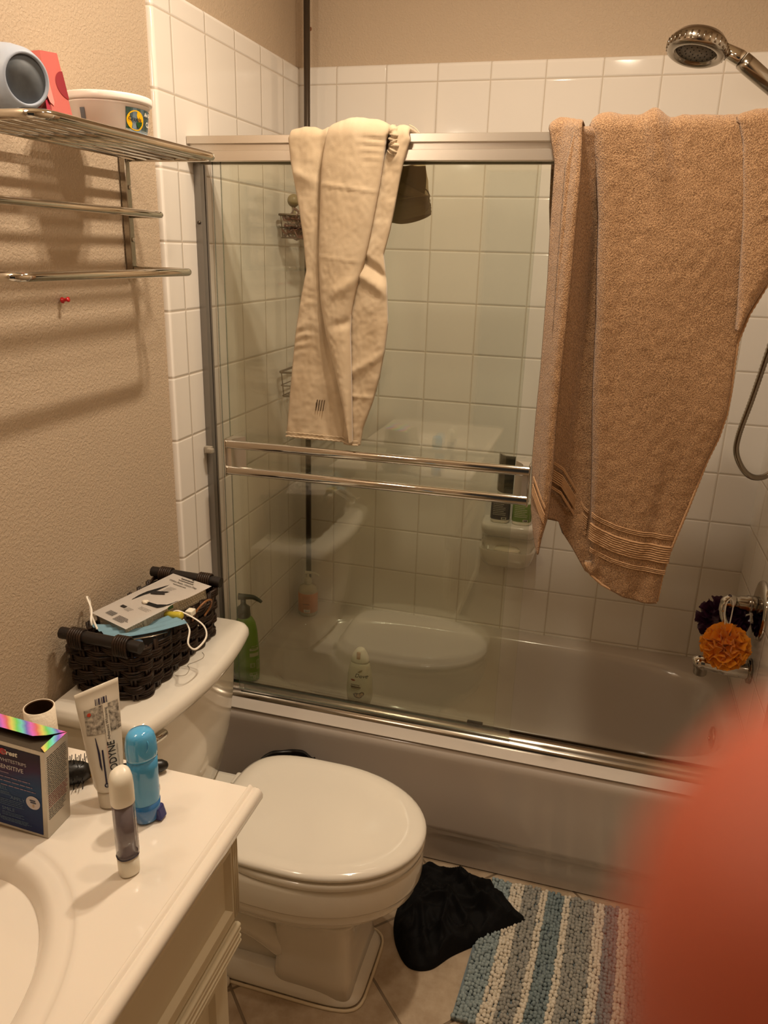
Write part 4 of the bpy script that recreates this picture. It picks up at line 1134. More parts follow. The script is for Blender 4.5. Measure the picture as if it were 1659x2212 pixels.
# nearly empty toilet roll
tr_ = thing('toilet_roll', 'nearly finished toilet roll standing on end behind the carton', 'toilet roll', (.186, -1.590, CZ))
bm = BM(); lathe(bm, [(.0205, .0), (.0215, .0), (.0215, .098), (.0205, .098)], c=(.190, -1.5935, CZ + .0008), n=40, cap0=False, cap1=False)
loftv = list(bm.verts)
part('cardboard_core', bm, pm('brown_cardboard', '#6b4a2a', .8), tr_, world=True)
bm = BM(); lathe(bm, [(.0218, .0), (.0236, .0), (.0240, .05), (.0236, .099), (.0218, .099)], c=(.190, -1.5935, CZ + .0008), n=40, cap0=False, cap1=False)
part('paper_layers', bm, pm('tissue_paper', '#eee0cb', .85, bump=(180, .0012, 2)), tr_, world=True)

# ---------------------------------------------------------------- wicker basket on the tank
BX0, BX1, BY0, BY1, BZ0 = .020, .178, -1.308, -.990, .7662
wk = thing('wicker_basket', 'dark brown woven wicker basket on the toilet tank', 'basket', (.10, -1.15, BZ0))
M_WICK = pm('dark_wicker', '#38271b', .42, var=(60, '#1c120c', .9), bump=(260, .0006, 2), spec=.35)
M_WICK2 = pm('black_wicker_bar', '#1a1310', .45, bump=(200, .0004, 2))
def perim(s, off, z, flare):
    """point on rounded rectangle perimeter, s in metres, pushed out by off"""
    x0, x1, y0, y1 = BX0 - flare, BX1 + flare, BY0 - flare, BY1 + flare
    r = .022; L = [(x1 - x0 - 2 * r), PI / 2 * r, (y1 - y0 - 2 * r), PI / 2 * r] * 2
    tot = sum(L); s = (s % 1.0) * tot
    segs = [((x0 + r, y0), (1, 0), None), ((x1 - r, y0 + r), None, -PI / 2), ((x1, y0 + r), (0, 1), None), ((x1 - r, y1 - r), None, 0.0),
            ((x1 - r, y1), (-1, 0), None), ((x0 + r, y1 - r), None, PI / 2), ((x0, y1 - r), (0, -1), None), ((x0 + r, y0 + r), None, PI)]
    nrm = [(0, -1), None, (1, 0), None, (0, 1), None, (-1, 0), None]
    for i in range(8):
        if s <= L[i] or i == 7:
            c, d, a = segs[i]
            if d: return Vector((c[0] + d[0] * s + nrm[i][0] * off, c[1] + d[1] * s + nrm[i][1] * off, z))
            a2 = a + s / r
            return Vector((c[0] + math.cos(a2) * (r + off), c[1] + math.sin(a2) * (r + off), z))
        s -= L[i]
bm = BM(); rng = random.Random(12)
NST = 26; NP = 208; ROWS = 7; H = .122
for row in range(ROWS):
    zc = BZ0 + .010 + row * (H - .02) / (ROWS - 1)
    for st in range(4):
        ph = rng.uniform(-.1, .1); zo = (st - 1.5) * .0045
        pts = []
        for i in range(NP):
            s = i / NP; wv = math.sin(2 * PI * s * NST / 2 + row * PI + ph)
            fl = .008 * (zc - BZ0) / H
            # the side walls dip between the raised handle ends
            dip = 0.0
            P0 = perim(s, 0, 0, 0)
            mid = abs(P0.y - (BY0 + BY1) / 2) / ((BY1 - BY0) / 2)
            dip = -.016 * (1 - sstep(.45, 1.0, mid)) * (row / (ROWS - 1)) ** 2
            pts.append(perim(s, .0055 * wv - .002 + .0012 * noise.noise(Vector((s * 40, row * 3.1, st * 1.7))), zc + zo + dip + .0022 * noise.noise(Vector((s * 25, row, st * 5.3))), fl))
        tube(bm, pts, .0034, 6, closed=True, flat=.75)
for k in range(NST):
    s = (k + .5) / NST
    p0, p1 = perim(s, -.002, BZ0 + .002, 0), perim(s, -.002, BZ0 + H * .97, .008)
    for o in (-.0035, .0035):
        dd = (perim(s + .003, 0, 0, 0) - perim(s - .003, 0, 0, 0)).normalized() * o
        tube(bm, [p0 + dd, p1 + dd], .0032, 6)
# inner shell and floor keep it from being see through
loft(bm, [[perim(i / 64, -.009, BZ0 + .001, 0) for i in range(64)], [perim(i / 64, -.0095, BZ0 + .088, .006) for i in range(64)], [perim(i / 64, -.011, BZ0 + .088, .006) for i in range(64)], [perim(i / 64, -.012, BZ0 + .004, 0) for i in range(64)]])
part('woven_body', bm, M_WICK, wk, world=True)
for yb, tag_ in ((BY0 - .006, 0), (BY1 + .006, 1)):
    bm = BM(); zt = BZ0 + H + .006
    tube(bm, [(BX0 - .008, yb, zt + .004), (BX0 + .0, yb, zt + .004), ((BX0 + BX1) / 2, yb, zt + .003), (BX1, yb, zt + .002), (BX1 + .014, yb, zt + .001)], .0122, 16)
    h = part('handle_bar', bm, M_WICK2, wk, world=True, auto=60)
    for xx in (BX0 + .030, BX1 - .026):
        bm = BM()
        for k in range(6):
            xk = xx - .013 + k * .0052
            tube(bm, [(xk, yb + .0142 * math.cos(t), zt + .003 + .0142 * math.sin(t) - (.012 if math.sin(t) < -.3 else 0)) for t in [2 * PI * i / 16 for i in range(16)]], .0028, 6, closed=True)
        part('cane_wrap', bm, M_WICK, h, world=True)

# cotton swab pack lying on the basket
g1, g2, g3, g4 = Vector((.026, -1.228, .900)), Vector((.128, -1.272, .905)), Vector((.196, -1.043, .912)), Vector((.094, -1.014, .913))
up_ = (g2 - g1).cross(g4 - g1).normalized()
if up_.z < 0: up_ = -up_
def gp(u, v, h=0.0): return (g1 * (1 - u) + g2 * u) * (1 - v) + (g4 * (1 - u) + g3 * u) * v + up_ * h
sw = thing('swab_pack', 'torn white card pack of cotton swabs lying across the wicker basket', 'cotton swabs', tuple(gp(.5, .5, -.03)))
bm = BM()
def quadgrid(u0, v0, u1, v1, fn, nu, nv, bm):
    G = [[bm.verts.new(fn(u0 + (u1 - u0) * i / nu, v0 + (v1 - v0) * j / nv)) for j in range(nv + 1)] for i in range(nu + 1)]
    for i in range(nu):
        for j in range(nv): bm.faces.new((G[i][j], G[i + 1][j], G[i + 1][j + 1], G[i][j + 1]))
LU = (g2 - g1).length; LV = (g4 - g1).length
def gq(u, v, h=0.0): return gp(u, v, h + .004 * gauss((v - .56) / .10, 1) * sstep(.3, .8, u) * (1 if v > .46 else 0))
quadgrid(-.09, 0, 1.05, 1.0, lambda u, v: gq(u, v, .001), 12, 40, bm)
bmesh.ops.solidify(bm, geom=list(bm.faces), thickness=.0008); bmesh.ops.recalc_face_normals(bm, faces=bm.faces)
part('backing_card', bm, pm('white_card', '#f8f0e8', .55), sw, world=True, smooth=False)
P = Print(lambda u, v: gq(u, v, .0022))
P.poly([(.281, .795), (.267, .623), (.194, .518), (.13, .407), (.148, .378), (.11, .481), (.123, .578)][::-1], 0)
P.poly([(.544, .391), (.479, .437), (.757, .450), (1.03, .50), (1.045, .60), (.90, .425), (.882, .405)], 0)
part('painted_tear_dark', P.bm, [pm('painted_interior_dark', '#0c0a08', .9)], sw, world=True, smooth=False)  # flat black shapes on the card paint the darkness inside the tear
bm = BM()
for u_, v_ in ((.47, .41), (.52, .40), (.50, .425)): ico(bm, gq(u_, v_, .004), .0042, 2, (1.5, .8, .8))
part('pulled_cotton', bm, pm('cotton', '#e9e0ce', .95), sw, world=True)
bm = BM(); V8 = []
ub, ue, vb, ve = .06, .93, .03, .97
add = [gp(ub, vb), gp(ue, vb), gp(ue, ve), gp(ub, ve)]
loft(bm, [[p + up_ * -.0045 for p in add], [p + up_ * -.029 for p in add]])
bmesh.ops.recalc_face_normals(bm, faces=bm.faces)
part('clear_tray', bm, pm('cloudy_tray', '#c9c0a8', .25, alpha=.5), sw, world=True, smooth=False)
bm = BM(); rng = random.Random(3)
for j in range(34):
    for layer in range(4):
        v = vb + .015 + (ve - vb - .03) * (j + .5 * (layer % 2)) / 34
        p0, p1 = gp(ub + .03, v, -.0075 - layer * .0056), gp(ue - .03, v, -.0075 - layer * .0056)
        for p in (p0, p1): ico(bm, p, .0032, 1, (1.3, 1, 1))
dark = BM()
part('cotton_tips', bm, pm('cotton', '#e9e0ce', .95), sw, world=True, kind='stuff')
bm = BM(); pads = [gp(.12, .08), gp(.88, .08), gp(.88, .92), gp(.12, .92)]
loft(bm, [[p + up_ * -.0065 for p in pads], [p + up_ * -.026 for p in pads]]); bmesh.ops.recalc_face_normals(bm, faces=bm.faces)
part('tray_interior', bm, pm('painted_interior_dark', '#0c0a08', .9), sw, world=True, smooth=False)  # black block stands in for the dark inside of the tray
def side(u, v): # on the long near side: u 0..1 along, v metres down
    return gp(ue, u) + up_ * v + (g2 - g1).normalized() * .0008
bm = BM(); q(bm, side(.22, -.002), side(.62, -.002), side(.62, -.024), side(.22, -.024)); part('side_label', bm, pm('pale_side_label', '#c7bda8', .6), sw, world=True, smooth=False)
def side2(u, v): return side(u, v) + (g2 - g1).normalized() * .0006
P = Print(lambda u, v: side2(u, v)); 
P.rect(.50, -.004, .56, -.011, 1)
rg = random.Random(8)
for k in range(6):
    u = .25
    while u < (.6 if k > 2 else .47):
        w_ = rg.uniform(.01, .04); P.rect(u, -.006 - k * .0028, u + w_ * .8, -.0068 - k * .0028, 0); u += w_
part('side_print', P.bm, [pm('grey_ink', '#4a463f', .6), pm('green_ink', '#3f6a3c', .6)], sw, world=True, smooth=False)
P = Print(lambda u, v: gq(u / LU, v / LV, .0024))
for k in range(12):
    P.rect(.018 + k * .0022, .016, .018 + k * .0022 + (.0014 if k % 3 else .0008), .030, 0)
P.rect(.020, .052, .036, .060, 0)
P.lines(.040, .058, .062, .048, 4, .0008, 1)
P.lines(.055, .026, .098, .010, 7, .0012, 0, rng=random.Random(2))
P.lines(.062, .076, .10, .068, 3, .0008, 1)
part('card_print', P.bm, [M_INK, pm('grey_ink', '#4a463f', .6)], sw, world=True, smooth=False)
P = Print(lambda u, v: gq(u / LU, v / LV, .0026))
P.text('Cotton Swabs / Coton-Tiges', LU * .5, LV * .865, .0076, 0, align='CENTER', bold=.02)
P.lines(.030, LV * .955, .072, LV * .950, 1, .0028, 0, ragged=.1); P.lines(.030, LV * .92, .080, LV * .915, 1, .0022, 0, ragged=.1); P.lines(.034, LV * .83, .078, LV * .825, 1, .0018, 0, ragged=.1)
P.ell(LU * .55, LV * .985, .003, .0015, 1); P.lines(.040, LV * .76, .066, LV * .66, 6, .001, 1, ragged=.4)
part('card_title', P.bm, [M_INK, pm('grey_ink', '#4a463f', .6)], sw, world=True, smooth=False)
P = Print(lambda u, v: gq(u / LU, v / LV, .0030))
P.poly([(LU * .225, LV * .61), (LU * .56, LV * .690), (LU * .50, LV * .640), (LU * .59, LV * .613), (LU * .269, LV * .555)], 0)
part('card_banner', P.bm, [M_INK], sw, world=True, smooth=False)

# surgical mask under the pack
fm = thing('face_mask', 'light blue surgical face mask with white ear loops tucked under the swab pack', 'face mask', (.14, -1.25, .885))
m1, m2, m3, m4 = Vector((.040, -1.262, .896)), Vector((.126, -1.312, .902)), Vector((.224, -1.186, .893)), Vector((.150, -1.150, .892))
bm = BM()
def mf(u, v):
    p = (m1 * (1 - v) + m2 * v) * (1 - u) + (m4 * (1 - v) + m3 * v) * u
    return p + Vector((0, 0, -.012 * math.sin(PI * u) * (1 - v * .6) + .0022 * math.sin(v * 26)))
quadgrid(0, 0, 1, 1, mf, 24, 24, bm); bmesh.ops.solidify(bm, geom=list(bm.faces), thickness=.0012)
part('mask_panel', bm, pm('light_blue_nonwoven', '#a3cde0', .75, bump=(500, .0003, 1)), fm, world=True)
M_EL = pm('white_elastic', '#f0e9dc', .7)
bm = BM(); tube(bm, smooth_path([mf(0, .1), mf(0, .1) + Vector((-.004, .004, .010)), (.030, -1.240, .918), (.008, -1.222, .935), (.006, -1.212, .922), (.022, -1.232, .902), mf(0, .35)], 7), .0022, 8, flat=.5); part('ear_loop', bm, M_EL, fm, world=True)
bm = BM(); tube(bm, smooth_path([mf(1, .15), mf(1, .3) + Vector((.010, .008, .004)), (.232, -1.150, .876), (.250, -1.165, .855), (.247, -1.205, .846), (.236, -1.215, .862), (.226, -1.190, .880), mf(1, .75)], 7), .0023, 8, flat=.5); part('ear_loop', bm, M_EL, fm, world=True)
# metal file and small things
bm = BM(); tube(bm, [(.085, -1.303, .893), (.115, -1.302, .894), (.150, -1.288, .893), (.185, -1.252, .891), (.20, -1.23, .89)], [.001, .0035, .004, .0035, .001], 8, flat=.2)
solo('nail_file', bm, M_CHROME2, 'thin metal nail file lying under the surgical mask in the basket', 'nail file')
be = thing('hoop_earring', 'brown bamboo hoop earring hanging over the basket rim', 'earring', (.20, -1.09, .87))
bm = BM(); cE = Vector((.196, -1.083, .868)); pts = []
for i in range(40):
    t = -.9 + 4.9 * i / 39; pts.append(cE + Vector((.008 * math.cos(t) * .6, .030 * math.cos(t), .027 * math.sin(t))) + Vector((.012 * math.sin(t), 0, 0)))
tube(bm, pts, [.0022 + (.0007 if i % 7 == 0 else 0) for i in range(40)], 8); part('hoop', bm, pm('brown_bamboo', '#8a5a30', .4), be, world=True)
bm = BM(); ico(bm, (.201, -1.112, .848), .0024, 1); part('hinge_bead', bm, M_CHROME, be, world=True)
bm = BM(); tube(bm, [(.150, -1.160, .889), (.194, -1.166, .896), (.196, -1.1662, .8965)], [.0072, .0078, .006], 16)
solo('lip_balm', bm, pm('yellow_plastic', '#c9b83c', .35), 'yellow capped stick poking out between the mask and the swab pack', 'lip balm')
bm = BM(); add_box(bm, (.182, -1.132, .876), (.198, -1.112, .889), .002); xform(bm, Matrix.Translation((0, 0, 0)))
solo('paper_tag', bm, M_WHITEP, 'small white tag on the basket edge next to the yellow stick', 'tag', auto=40)
db = thing('blue_stick', 'light blue deodorant stick inside the near end of the basket', 'deodorant', (.13, -1.272, .80))
bm = BM(); bottle_ovals(bm, (.140, -1.268, .800), [(.022, .012, 0), (.024, .014, .004), (.024, .014, .066), (.022, .012, .070)], e=3, rot=.3); part('stick_body', bm, pm('periwinkle_plastic', '#7f98c0', .4), db, world=True)
bm = BM(); bottle_ovals(bm, (.140, -1.268, .8702), [(.0215, .0115, 0), (.0215, .0115, .006), (.016, .008, .010)], e=3, rot=.3); part('stick_cap', bm, pm('pale_blue_plastic', '#9db0cc', .4), db, world=True)
bm = BM(); add_box(bm, (.045, -1.293, .80), (.105, -1.283, .872), .004)
for v in bm.verts:
    v.co.z += .010 * math.sin(v.co.x * 60)
solo('wooden_comb', bm, pm('pale_wood', '#b08a5c', .5, var=(60, '#e0d2bc', .6)), 'pale wooden comb seen through the near handle gap of the basket', 'comb', auto=40)
# three loose hair ties on the tank lid
bm = BM()
tube(bm, smooth_path([(.192, -1.085, .7662), (.202, -1.095, .7665), (.206, -1.110, .7665), (.198, -1.130, .7665), (.190, -1.145, .7665), (.202, -1.160, .7665), (.206, -1.185, .7665), (.188, -1.195, .7665)], 6), .0004, 5)
solo('loose_thread', bm, pm('dark_thread', '#8a7862', .7), 'thin brown thread trailing from the basket onto the tank lid', 'thread')
# ---------------------------------------------------------------- draped cloth over the header
def drape(rows, back_z, yb, thick, nu, nv, wr, top_k=1.0, shape=2.6, back_rows=None, zlift=0.0, zb_fn=None, yfn=None):
    """closed cloth strip hanging over the header.
    rows: [(z, xL, xR)] from the hem upwards; yb: y of the cloth's inner face in front of the header"""
    bm = BM()
    zt = 1.884 + zlift; yk = -.618
    zs = [r[0] for r in rows]; XL = [(r[0], r[1]) for r in rows]; XR_ = [(r[0], r[2]) for r in rows]
    z0, zc = zs[0], zt - .012
    L1 = zc - z0; r_ = .012; La = PI / 2 * r_; Lt = (yk - r_) - (yb + r_); Lb = zc - back_z
    tot = L1 + La + Lt + La + Lb
    def path(s):
        if s <= L1: return (yb, z0 + s, -1, 0, z0 + s)
        s -= L1
        if s <= La:
            a = s / r_; return (yb + r_ - r_ * math.cos(a), zc + r_ * math.sin(a), -math.cos(a), math.sin(a), zt)
        s -= La
        if s <= Lt: return (yb + r_ + s, zt, 0, 1, zt)
        s -= Lt
        if s <= La:
            a = s / r_; return (yk - r_ + r_ * math.sin(a), zc + r_ * math.cos(a), math.sin(a), math.cos(a), zt)
        s -= La
        return (yk, zc - s, 1, 0, 3.0 + (zc - s))
    rings = []
    for j in range(nv + 1):
        s = tot * j / nv
        y, z, ny, nz, key = path(s)
        if key < 2.5: xl, xr = interp(XL, key), interp(XR_, key)
        else:
            xl, xr = interp(XL, zt), interp(XR_, zt)
            if back_rows: xl, xr = interp([(r[0], r[1]) for r in back_rows], z), interp([(r[0], r[2]) for r in back_rows], z)
        r = []
        front = key < 2.5
        for i in range(nu + 1):
            u = i / nu; x = xl + (xr - xl) * u
            h = thick * (1 - abs(2 * u - 1) ** shape) ** (1 / shape)
            zz = z
            if front and zb_fn is not None and z < zc:
                zb = zb_fn(x)  # real hem height at this x: compress the column
                f = (z - z0) / (zc - z0); zz = zb + (zc - zb) * f
            w = wr(x, zz, u, s) * min(1, h / thick * 1.2)
            yo = yfn(x, zz) if (yfn and front) else 0.0
            r.append(Vector((x, y + ny * (h + w) + yo * (-ny if ny < 0 else 0), zz + nz * (h + w))))
        for i in range(nu - 1, 0, -2):
            u = i / nu; x = xl + (xr - xl) * u
            zz = z
            if front and zb_fn is not None and z < zc:
                zb = zb_fn(x); f = (z - z0) / (zc - z0); zz = zb + (zc - zb) * f
            yo = yfn(x, zz) if (yfn and front) else 0.0
            r.append(Vector((x, y + yo * (-ny if ny < 0 else 0), zz)))
        rings.append(r)
    loft(bm, rings); bmesh.ops.recalc_face_normals(bm, faces=bm.faces)
    return bm
def N3(x, y, z): return noise.noise(Vector((x, y, z)))
# khaki trousers ------------------------------------------------------------
M_KHA = pm('khaki_cotton', '#cdb99c', .85, bump=(900, .0003, 2), var=(9, '#b59c7a', .6), sheen=.2)
pants = thing('trousers', 'khaki cotton trousers hung over the shower door header', 'trousers', (.39, -.71, 1.18))
def wrA(x, z, u, s):
    w = .0035 * N3(x * 22, z * 9, 1) + .0022 * N3(x * 44, z * 26, 4) + .0011 * N3(x * 110, z * 90, 5)
    # horizontal knee creases on the outer edge
    k = gauss(z - 1.47, .085) * sstep(.36, .25, x)
    w += .0024 * k * math.sin(z * 210 + x * 22 + 7 * N3(x * 14, z * 14, 2)) + .0022 * k * N3(x * 60, z * 150, 6)
    w += .006 * gauss(z - 1.80 - (x - .27) * -.35, .014) * sstep(.36, .28, x)
    w -= .005 * gauss((x - .345) - .35 * (1.6 - z) * .1, .012)
    return w
def wrB(x, z, u, s):
    w = .003 * N3(x * 18, z * 7, 7) + .0017 * N3(x * 38, z * 20, 9) + .0010 * N3(x * 110, z * 90, 10)
    w += .0022 * gauss(z - (1.772 - (x - .36) * .12), .0035) + .0012 * gauss(z - (1.62 - (x - .36) * .10), .003)
    w += .007 * gauss(z - (1.535 + (x - .36) * .5), .016) * sstep(.34, .42, x) - .009 * gauss(z - (1.465 + (x - .36) * .25), .013) * sstep(.35, .41, x)
    w += .002 * gauss(z - 1.86, .04) * sstep(.42, .48, x) * math.sin(z * 420 + x * 30)
    return w
def wrC(x, z, u, s):
    w = .0035 * N3(x * 20, z * 10, 12) + .0024 * N3(x * 38, z * 28, 15) + .0012 * N3(x * 110, z * 90, 16)
    w += .009 * gauss(z - (1.545 + (x - .5) * -.6), .014) - .008 * gauss(z - (1.575 + (x - .5) * -.7), .012) + .005 * gauss(z - 1.40 - (x - .48) * .6, .012)
    w += .003 * gauss(z - 1.305, .004)
    w += .006 * gauss(z - 1.87, .05) * sstep(.52, .49, x) * N3(x * 90, z * 70, 3)
    return w
rowsA = [(1.189, .243, .41), (1.266, .250, .41), (1.357, .260, .40), (1.446, .270, .40), (1.531, .285, .40), (1.589, .298, .40), (1.655, .292, .40), (1.724, .281, .40), (1.82, .262, .40), (1.876, .256, .40), (1.89, .262, .40)]
rowsB = [(1.192, .4175, .4245), (1.224, .410, .4235), (1.282, .399, .4215), (1.367, .377, .419), (1.451, .354, .415), (1.496, .345, .416), (1.524, .340, .421), (1.558, .338, .429), (1.619, .335, .447), (1.677, .336, .460), (1.772, .339, .478), (1.82, .342, .485), (1.863, .350, .490), (1.89, .355, .496)]
rowsC = [(1.184, .395, .439), (1.225, .395, .445), (1.294, .40, .469), (1.35, .40, .483), (1.416, .40, .495), (1.479, .40, .501), (1.56, .41, .496), (1.63, .42, .486), (1.679, .43, .499), (1.726, .44, .508), (1.773, .46, .516), (1.819, .478, .525), (1.864, .495, .538), (1.89, .502, .535)]
part('left_leg', drape(rowsA, 1.70, -.7055, .010, 44, 230, wrA, back_rows=[(1.70, .30, .46), (1.9, .262, .41)]), M_KHA, pants, world=True)
part('right_leg', drape(rowsC, 1.76, -.7055, .011, 40, 230, wrC, back_rows=[(1.76, .40, .46), (1.83, .42, .50), (1.9, .50, .54)]), M_KHA, pants, world=True)
part('upper_leg', drape(rowsB, 1.68, -.7200, .022, 48, 230, wrB, back_rows=[(1.68, .36, .43), (1.9, .355, .50)], zlift=.001, shape=2.2), M_KHA, pants, world=True)
bm = BM()
hemz = lambda x: 1.1885 + (.0025 if x < .40 else -.0045 * sstep(.40, .44, x))
for dz, r in ((.0015, .0022), (.011, .0012)):
    tube(bm, [(x, -.7172 - (.0045 if .405 < x < .43 else 0) - (.0 if dz < .005 else -.0005), hemz(x) + dz + .0008 * math.sin(x * 500)) for x in [.246 + .19 * i / 60 for i in range(61)]], r, 6)
part('hem', bm, M_KHA, pants, world=True)
bm = BM()
tube(bm, smooth_path([(.497, -.708, 1.884), (.505, -.716, 1.876), (.502, -.714, 1.862), (.507, -.716, 1.85), (.500, -.713, 1.838)], 6), [.009 + .0035 * math.sin(k * 1.9) for k in range(25)], 10)
part('gathered_cuff', bm, M_KHA, pants, world=True)
bm = BM(); tube(bm, smooth_path([(.527, -.676, 1.898), (.538, -.672, 1.893), (.549, -.670, 1.8825)], 5), .0016, 6, flat=.5); part('drawcord', bm, pm('pale_cord', '#e2cfae', .7), pants, world=True)
P = Print(lambda u, v: (u, -.7178 - .001, v))
for k in range(4):
    x0 = .3255 + k * .0062; P.poly([(x0, 1.263), (x0 + .0026, 1.2635), (x0 + .0072, 1.291), (x0 + .0040, 1.290)], 0)
P.poly([(.3275, 1.2700), (.3270, 1.283), (.3285, 1.284), (.3292, 1.271)], 0)
part('printed_slashes', P.bm, pm('faded_dark_print', '#5c4a36', .8), pants, world=True, smooth=False)

# bucket hat -----------------------------------------------------------------
M_HAT = pm('olive_khaki_canvas', '#9a8663', .85, bump=(700, .0003, 2), var=(12, '#86724e', .5))
hat = thing('bucket_hat', 'olive khaki bucket hat hanging inside the shower behind the trousers', 'hat', (.49, -.58, 1.70))
bm = BM(); HC = Vector((.469, -.560, 1.795)); R = []
for t, rx, ry in ((0, .070, .030), (.25, .074, .036), (.5, .077, .040), (.75, .080, .043), (1, .083, .046)):
    zz = 1.822 - t * .062
    R.append([Vector((HC.x + rx * math.cos(a) + .002 * N3(a * 2, t * 5, 1), HC.y + ry * math.sin(a) - .010 * gauss(math.sin(a / 2 + PI / 4), .5) * N3(a * 3, t * 4, 5), zz + .008 * math.cos(a) * (1 - t) + .006 * N3(a * 2.3, t * 3, 9))) for a in [2 * PI * i / 60 for i in range(60)]])
loft(bm, R, cap1=False)
part('crown', bm, M_HAT, hat, world=True)
bm = BM(); R = []
for k in range(15):
    t = k / 14; rx = .082 + .006 * math.sin(t * PI / 2); ry = .046 + .014 * t
    st = .0009 * math.sin(t * 5 * 2 * PI)
    R.append([Vector((HC.x + (rx + st) * math.cos(a), HC.y + (ry + st) * math.sin(a), 1.764 - t * .040 - .022 * (1 - abs(math.cos(a)) ** 1.6) * (.55 + .45 * t) + .012 * max(0, math.cos(a)) * 0)) for a in [2 * PI * i / 60 for i in range(60)]])
loft(bm, R, cap0=False, cap1=False)
bmesh.ops.solidify(bm, geom=list(bm.faces), thickness=.0018)
part('brim', bm, M_HAT, hat, world=True)
bm = BM()
for k in range(2):
    pts = []
    for i in range(30):
        a = -PI + PI * i / 29; pts.append((HC.x + .0835 * math.cos(a), HC.y + .0475 * math.sin(a) - .001, 1.764 - .0 - .022 * (1 - abs(math.cos(a)) ** 1.6) * .55))
tube(bm, pts, .0016, 6); part('brim_seam', bm, M_HAT, hat, world=True)
bm = BM(); R = []
for t in [k / 12 for k in range(13)]:
    r = []
    for u in [i / 14 for i in range(15)]:
        x = .488 + .064 * u + .004 * math.sin(t * 3); z = 1.823 - t * (.030 + .030 * u) + .0
        r.append(Vector((x, -.6125 + .006 * math.sin(u * 3.1) - .004 * math.sin(t * 3), z)))
    R.append(r)
loft(bm, R, closed=False); bmesh.ops.solidify(bm, geom=list(bm.faces), thickness=.0018)
part('folded_crown_flap', bm, M_HAT, hat, world=True)
bm = BM(); tube(bm, smooth_path([(.549, -.603, 1.775), (.555, -.603, 1.772), (.561, -.602, 1.762), (.560, -.602, 1.750), (.565, -.602, 1.740), (.561, -.602, 1.730), (.554, -.602, 1.723)], 5), .0014, 6); part('chin_cord', bm, pm('olive_cord', '#6d5a3a', .8), hat, world=True)

# bath towel -----------------------------------------------------------------
def terry():
    T = NT('tan_terry'); tc = T.n('ShaderNodeTexCoord'); co = tc.outputs['Object']
    mp = T.n('ShaderNodeMapping'); mp.inputs['Scale'].default_value = (1, 1, .62); mp.inputs['Rotation'].default_value = (0, .5, 0); T.l(co, mp.inputs[0])
    n = T.n('ShaderNodeTexNoise', Scale=520.0, Detail=2.5, Roughness=.6, Distortion=.15); T.l(mp.outputs[0], n.inputs['Vector'])
    n2 = T.n('ShaderNodeTexNoise', Scale=14.0, Detail=3.0); T.l(co, n2.inputs['Vector'])
    r = T.n('ShaderNodeMapRange'); r.inputs['From Min'].default_value = .36; r.inputs['From Max'].default_value = .62; T.l(n.outputs[0], r.inputs[0])
    c = T.mix(r.outputs[0], hexc('#7c5a3c'), hexc('#c39c74'))
    c = T.mix(T.math('MULTIPLY', n2.outputs[0], .4), c, hexc('#a27b56'))
    p = T.n('ShaderNodeBsdfPrincipled'); p.inputs['Roughness'].default_value = .95; p.inputs['Sheen Weight'].default_value = .3; p.inputs['Specular IOR Level'].default_value = .1
    T.l(c, p.inputs['Base Color'])
    b = T.n('ShaderNodeBump'); b.inputs['Distance'].default_value = .004; b.inputs['Strength'].default_value = 1.0
    T.l(n.outputs[0], b.inputs['Height']); T.l(b.outputs[0], p.inputs['Normal']); T.l(p.outputs[0], T.out.inputs[0]); return T.m
M_TER = terry()
M_TERB = pm('tan_flat_weave', '#b8936f', .9, bump=(500, .0006, 2), var=(200, '#a87d52', .5))
tw = thing('bath_towel', 'large tan terry bath towel draped over the right half of the shower door header', 'towel', (1.07, -.71, .88))
fz = lambda x, z, k: .0010 * N3(x * 160, z * 160, k) + .0018 * N3(x * 50, z * 38, k + 3)
def wA(x, z, u, s): return fz(x, z, 1) + .004 * math.sin(u * 7 + z * 3) * .5 + .004 * gauss(z - 1.75, .05) * u
def wF(x, z, u, s): return fz(x, z, 5) + .004 * math.sin(u * 9 + z * 8)
def wC(x, z, u, s):
    w = fz(x, z, 9) + .006 * N3(x * 7, z * 4, 20) + .010 * gauss(u - .06, .07)
    w += .012 * gauss((x - 1.03) - (1.89 - z) * .32, .018) * sstep(1.70, 1.86, z)        # short fold running off the top
    w -= .006 * gauss((x - 1.062) - (1.89 - z) * .30, .014) * sstep(1.72, 1.86, z)
    w += .007 * math.sin((x - 1.0) * 26 + (z - 1.2) * 6) * sstep(1.5, 1.0, z)
    w -= .008 * gauss(x - 1.145 + (1.1 - z) * .10, .018) * sstep(1.30, 1.05, z)
    return w
def wD(x, z, u, s):
    w = fz(x, z, 13)
    for k, zz in enumerate((1.80, 1.765, 1.735, 1.70)): w += .0035 * gauss(z - zz - (x - 1.23) * .75, .006) * sstep(1.23, 1.27, x)
    return w
# back part, hanging inside the tub side
rowsF = [(1.00, .885, 1.06), (1.06, .880, 1.03), (1.19, .880, 1.02), (1.40, .88, 1.01), (1.6, .875, 1.01), (1.8, .872, 1.0), (1.89, .885, .99)]
hemF = lambda x: interp([(.88, 1.075), (.914, 1.064), (.931, 1.052), (.941, 1.022), (.975, .977), (1.003, .934), (1.05, .91)], x)
part('inner_fold', drape(rowsF, 1.58, -.7060, .006, 34, 260, wF, back_rows=[(1.58, .88, 1.05), (1.66, .85, 1.02), (1.9, .835, 1.0)], zb_fn=hemF, yfn=lambda x, z: -.060 * max(0, 1 - max(0, x - .895) / .050)), M_TER, tw, world=True)
rowsA_ = [(.988, .890, .897), (1.024, .877, .900), (1.079, .865, .910), (1.19, .857, .911), (1.301, .856, .907), (1.40, .857, .907), (1.593, .854, .908), (1.685, .850, .907), (1.774, .848, .907), (1.817, .847, .905), (1.885, .829, .899), (1.90, .830, .900)]
